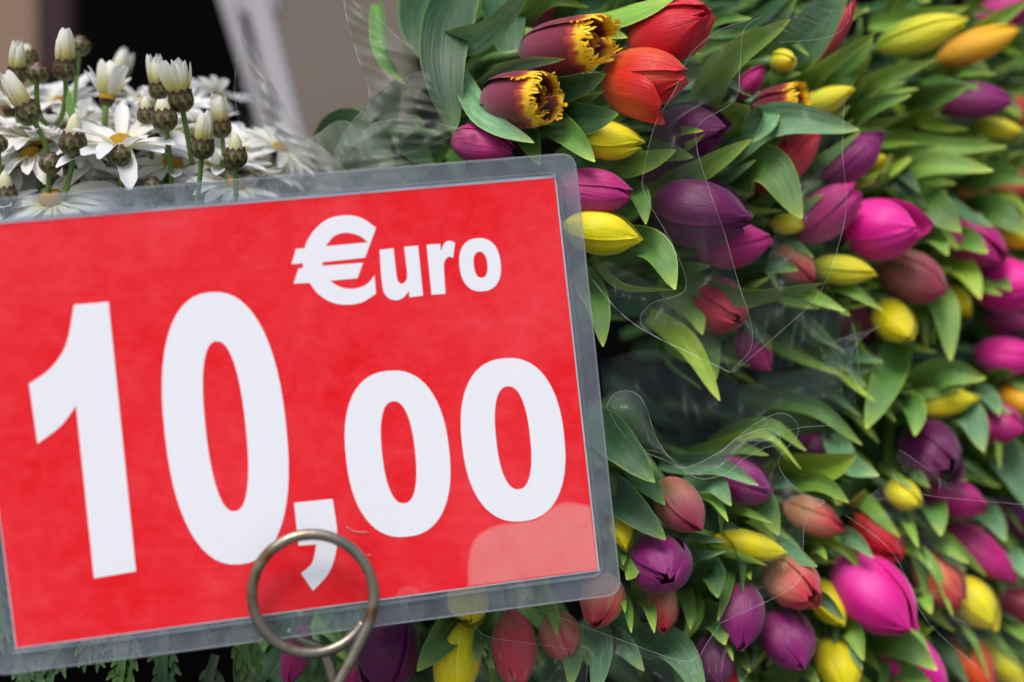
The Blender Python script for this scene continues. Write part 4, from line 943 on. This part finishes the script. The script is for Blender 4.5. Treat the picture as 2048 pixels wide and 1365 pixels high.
# ------------------------------------------------------------------ cellophane wrappers
def film(label, A, Bp, dA, dB, mat, edges='A', bulge=.012, er=.00012, name='cellophane_wrap'):
    n = 60; a = cr(A, n); b = cr(Bp, n); m = 14; V = []
    for i in range(n):
        for j in range(m):
            s = j/(m-1); p = a[i]*(1-s)+b[i]*s; d = dA*(1-s)+dB*s - bulge*math.sin(math.pi*s) + .0025*math.sin(i*.35+s*5)+.0012*math.sin(i*.9-s*8)
            V.append(P(p[0], p[1], d))
    V = np.array(V); o0 = V[n//2*m+m//2]
    rt = root(name, o0, label, 'cellophane', 'clear wrappers round the flowers')
    mesh_obj('sheet', V, gridf(n, m), mat, rt, o0)
    for e in edges:
        q = V.reshape(n, m, 3)[:, 0 if e == 'A' else m-1]
        v, f, u = tube(cr(q, 140), er, 5); mesh_obj('cut_edge', v, f, M_fedge, rt, o0)
film('clear wrapper sheet with a long wavy edge over the dark purple tulip',
     [(1525, 32), (1488, 60), (1480, 130), (1470, 200), (1402, 245), (1393, 290), (1415, 370), (1450, 470), (1478, 570), (1503, 650), (1500, 700), (1460, 745)],
     [(1500, 40), (1440, 60), (1380, 110), (1350, 180), (1310, 250), (1288, 340), (1290, 390), (1350, 500), (1370, 580), (1300, 610), (1292, 660), (1458, 744)], .842, .850, M_film, 'AB')
film('clear wrapper corner with a frayed lower edge hanging into the dark gap',
     [(1460, 746), (1380, 706), (1300, 668), (1240, 625), (1185, 560)], [(1460, 742), (1420, 660), (1370, 600), (1290, 560), (1210, 520)], .840, .852, M_film, 'A', er=.0002)
film('clear wrapper sheet in front of the leaves right of the long wavy edge',
     [(1690, 190), (1685, 300), (1693, 400), (1680, 480), (1640, 585), (1560, 665), (1464, 747)], [(1560, 230), (1580, 320), (1560, 420), (1540, 500), (1520, 600), (1505, 690), (1462, 744)], .858, .850, M_film, 'A')
film('looped strand of clear film near the top right of the red tulips', [(1700, -15), (1700, 30), (1682, 62), (1640, 78), (1560, 85)], [(1640, -15), (1600, 10), (1560, 20), (1530, 34), (1520, 50)], .855, .86, M_film, 'A')
film('folded loop of clear film in the dark gap beside the sign',
     [(1214, 812), (1226, 790), (1250, 782), (1276, 790), (1293, 817), (1305, 855), (1320, 890), (1355, 931), (1384, 932), (1443, 902), (1472, 878), (1516, 861), (1543, 858), (1560, 872)],
     [(1214, 814), (1222, 830), (1238, 858), (1261, 884), (1290, 905), (1326, 919), (1355, 934), (1393, 956), (1422, 957), (1458, 943), (1487, 919), (1528, 897), (1554, 890), (1560, 872)], .852, .848, M_film_mid, 'AB', er=.00018)
film('long clear wrapper edge curling down past the salmon tulips',
     [(1440, 905), (1501, 855), (1543, 831), (1569, 827), (1589, 840), (1597, 861), (1586, 884), (1566, 905), (1557, 925), (1566, 949), (1589, 975), (1613, 993), (1650, 1004), (1622, 1020), (1609, 1044), (1606, 1100), (1600, 1158), (1548, 1196), (1440, 1247)],
     [(1430, 915), (1440, 925), (1460, 930), (1470, 940), (1480, 950), (1480, 960), (1480, 970), (1480, 980), (1480, 990), (1490, 1010), (1500, 1030), (1510, 1050), (1520, 1080), (1520, 1100), (1520, 1120), (1510, 1150), (1490, 1180), (1460, 1210), (1430, 1245)], .842, .850, M_film, 'A', .004)
film('clear wrapper at the bottom with an edge crossing the leaves',
     [(1440, 1247), (1412, 1290), (1395, 1315), (1362, 1322), (1300, 1302), (1200, 1265), (1110, 1232), (1050, 1212)], [(1480, 1420), (1440, 1420), (1400, 1420), (1350, 1420), (1290, 1420), (1230, 1420), (1190, 1420), (1165, 1400)], .846, .842, M_film, 'A')
film('clear wrapper over the pinkish red tulip at the bottom', [(948, 1250), (980, 1275), (1080, 1290), (1150, 1302), (1174, 1320), (1165, 1420)], [(940, 1420), (970, 1420), (1020, 1420), (1070, 1420), (1120, 1420), (1150, 1420)], .850, .846, M_film, 'A')
film('clear wrapper edge running down the lower right tulips', [(1690, 1030), (1760, 1080), (1800, 1130), (1840, 1220), (1880, 1270), (1960, 1340), (2010, 1400)], [(1790, 950), (1850, 1000), (1900, 1080), (1930, 1150), (1980, 1230), (2060, 1300), (2100, 1380)], .862, .87, M_film, 'A')
film('clear wrapper edge across the magenta tulip at the right', [(1780, 940), (1800, 965), (1850, 990), (1960, 1002), (2070, 1012)], [(1800, 900), (1850, 935), (1878, 960), (1878, 978), (1880, 984)], .862, .866, M_film, 'AB')
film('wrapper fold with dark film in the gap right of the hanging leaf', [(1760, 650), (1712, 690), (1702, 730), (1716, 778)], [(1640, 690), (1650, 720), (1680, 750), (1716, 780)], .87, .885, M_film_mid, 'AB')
film('tall peaked sheet of milky cellophane behind the daisies',
     [(481, 48), (482, 70), (506, 171), (527, 239), (554, 280), (598, 318), (640, 350)], [(482, 50), (500, 90), (547, 171), (581, 232), (612, 272), (650, 300), (700, 350)], .895, .90, M_film_grey, 'AB', .01)
film('thin clear side of the peaked sheet crossing the daisies', [(480, 50), (472, 137), (469, 192), (479, 246), (496, 308), (516, 370)], [(482, 68), (506, 171), (527, 239), (554, 280), (590, 315), (626, 360)], .888, .896, M_film, 'A', .004)
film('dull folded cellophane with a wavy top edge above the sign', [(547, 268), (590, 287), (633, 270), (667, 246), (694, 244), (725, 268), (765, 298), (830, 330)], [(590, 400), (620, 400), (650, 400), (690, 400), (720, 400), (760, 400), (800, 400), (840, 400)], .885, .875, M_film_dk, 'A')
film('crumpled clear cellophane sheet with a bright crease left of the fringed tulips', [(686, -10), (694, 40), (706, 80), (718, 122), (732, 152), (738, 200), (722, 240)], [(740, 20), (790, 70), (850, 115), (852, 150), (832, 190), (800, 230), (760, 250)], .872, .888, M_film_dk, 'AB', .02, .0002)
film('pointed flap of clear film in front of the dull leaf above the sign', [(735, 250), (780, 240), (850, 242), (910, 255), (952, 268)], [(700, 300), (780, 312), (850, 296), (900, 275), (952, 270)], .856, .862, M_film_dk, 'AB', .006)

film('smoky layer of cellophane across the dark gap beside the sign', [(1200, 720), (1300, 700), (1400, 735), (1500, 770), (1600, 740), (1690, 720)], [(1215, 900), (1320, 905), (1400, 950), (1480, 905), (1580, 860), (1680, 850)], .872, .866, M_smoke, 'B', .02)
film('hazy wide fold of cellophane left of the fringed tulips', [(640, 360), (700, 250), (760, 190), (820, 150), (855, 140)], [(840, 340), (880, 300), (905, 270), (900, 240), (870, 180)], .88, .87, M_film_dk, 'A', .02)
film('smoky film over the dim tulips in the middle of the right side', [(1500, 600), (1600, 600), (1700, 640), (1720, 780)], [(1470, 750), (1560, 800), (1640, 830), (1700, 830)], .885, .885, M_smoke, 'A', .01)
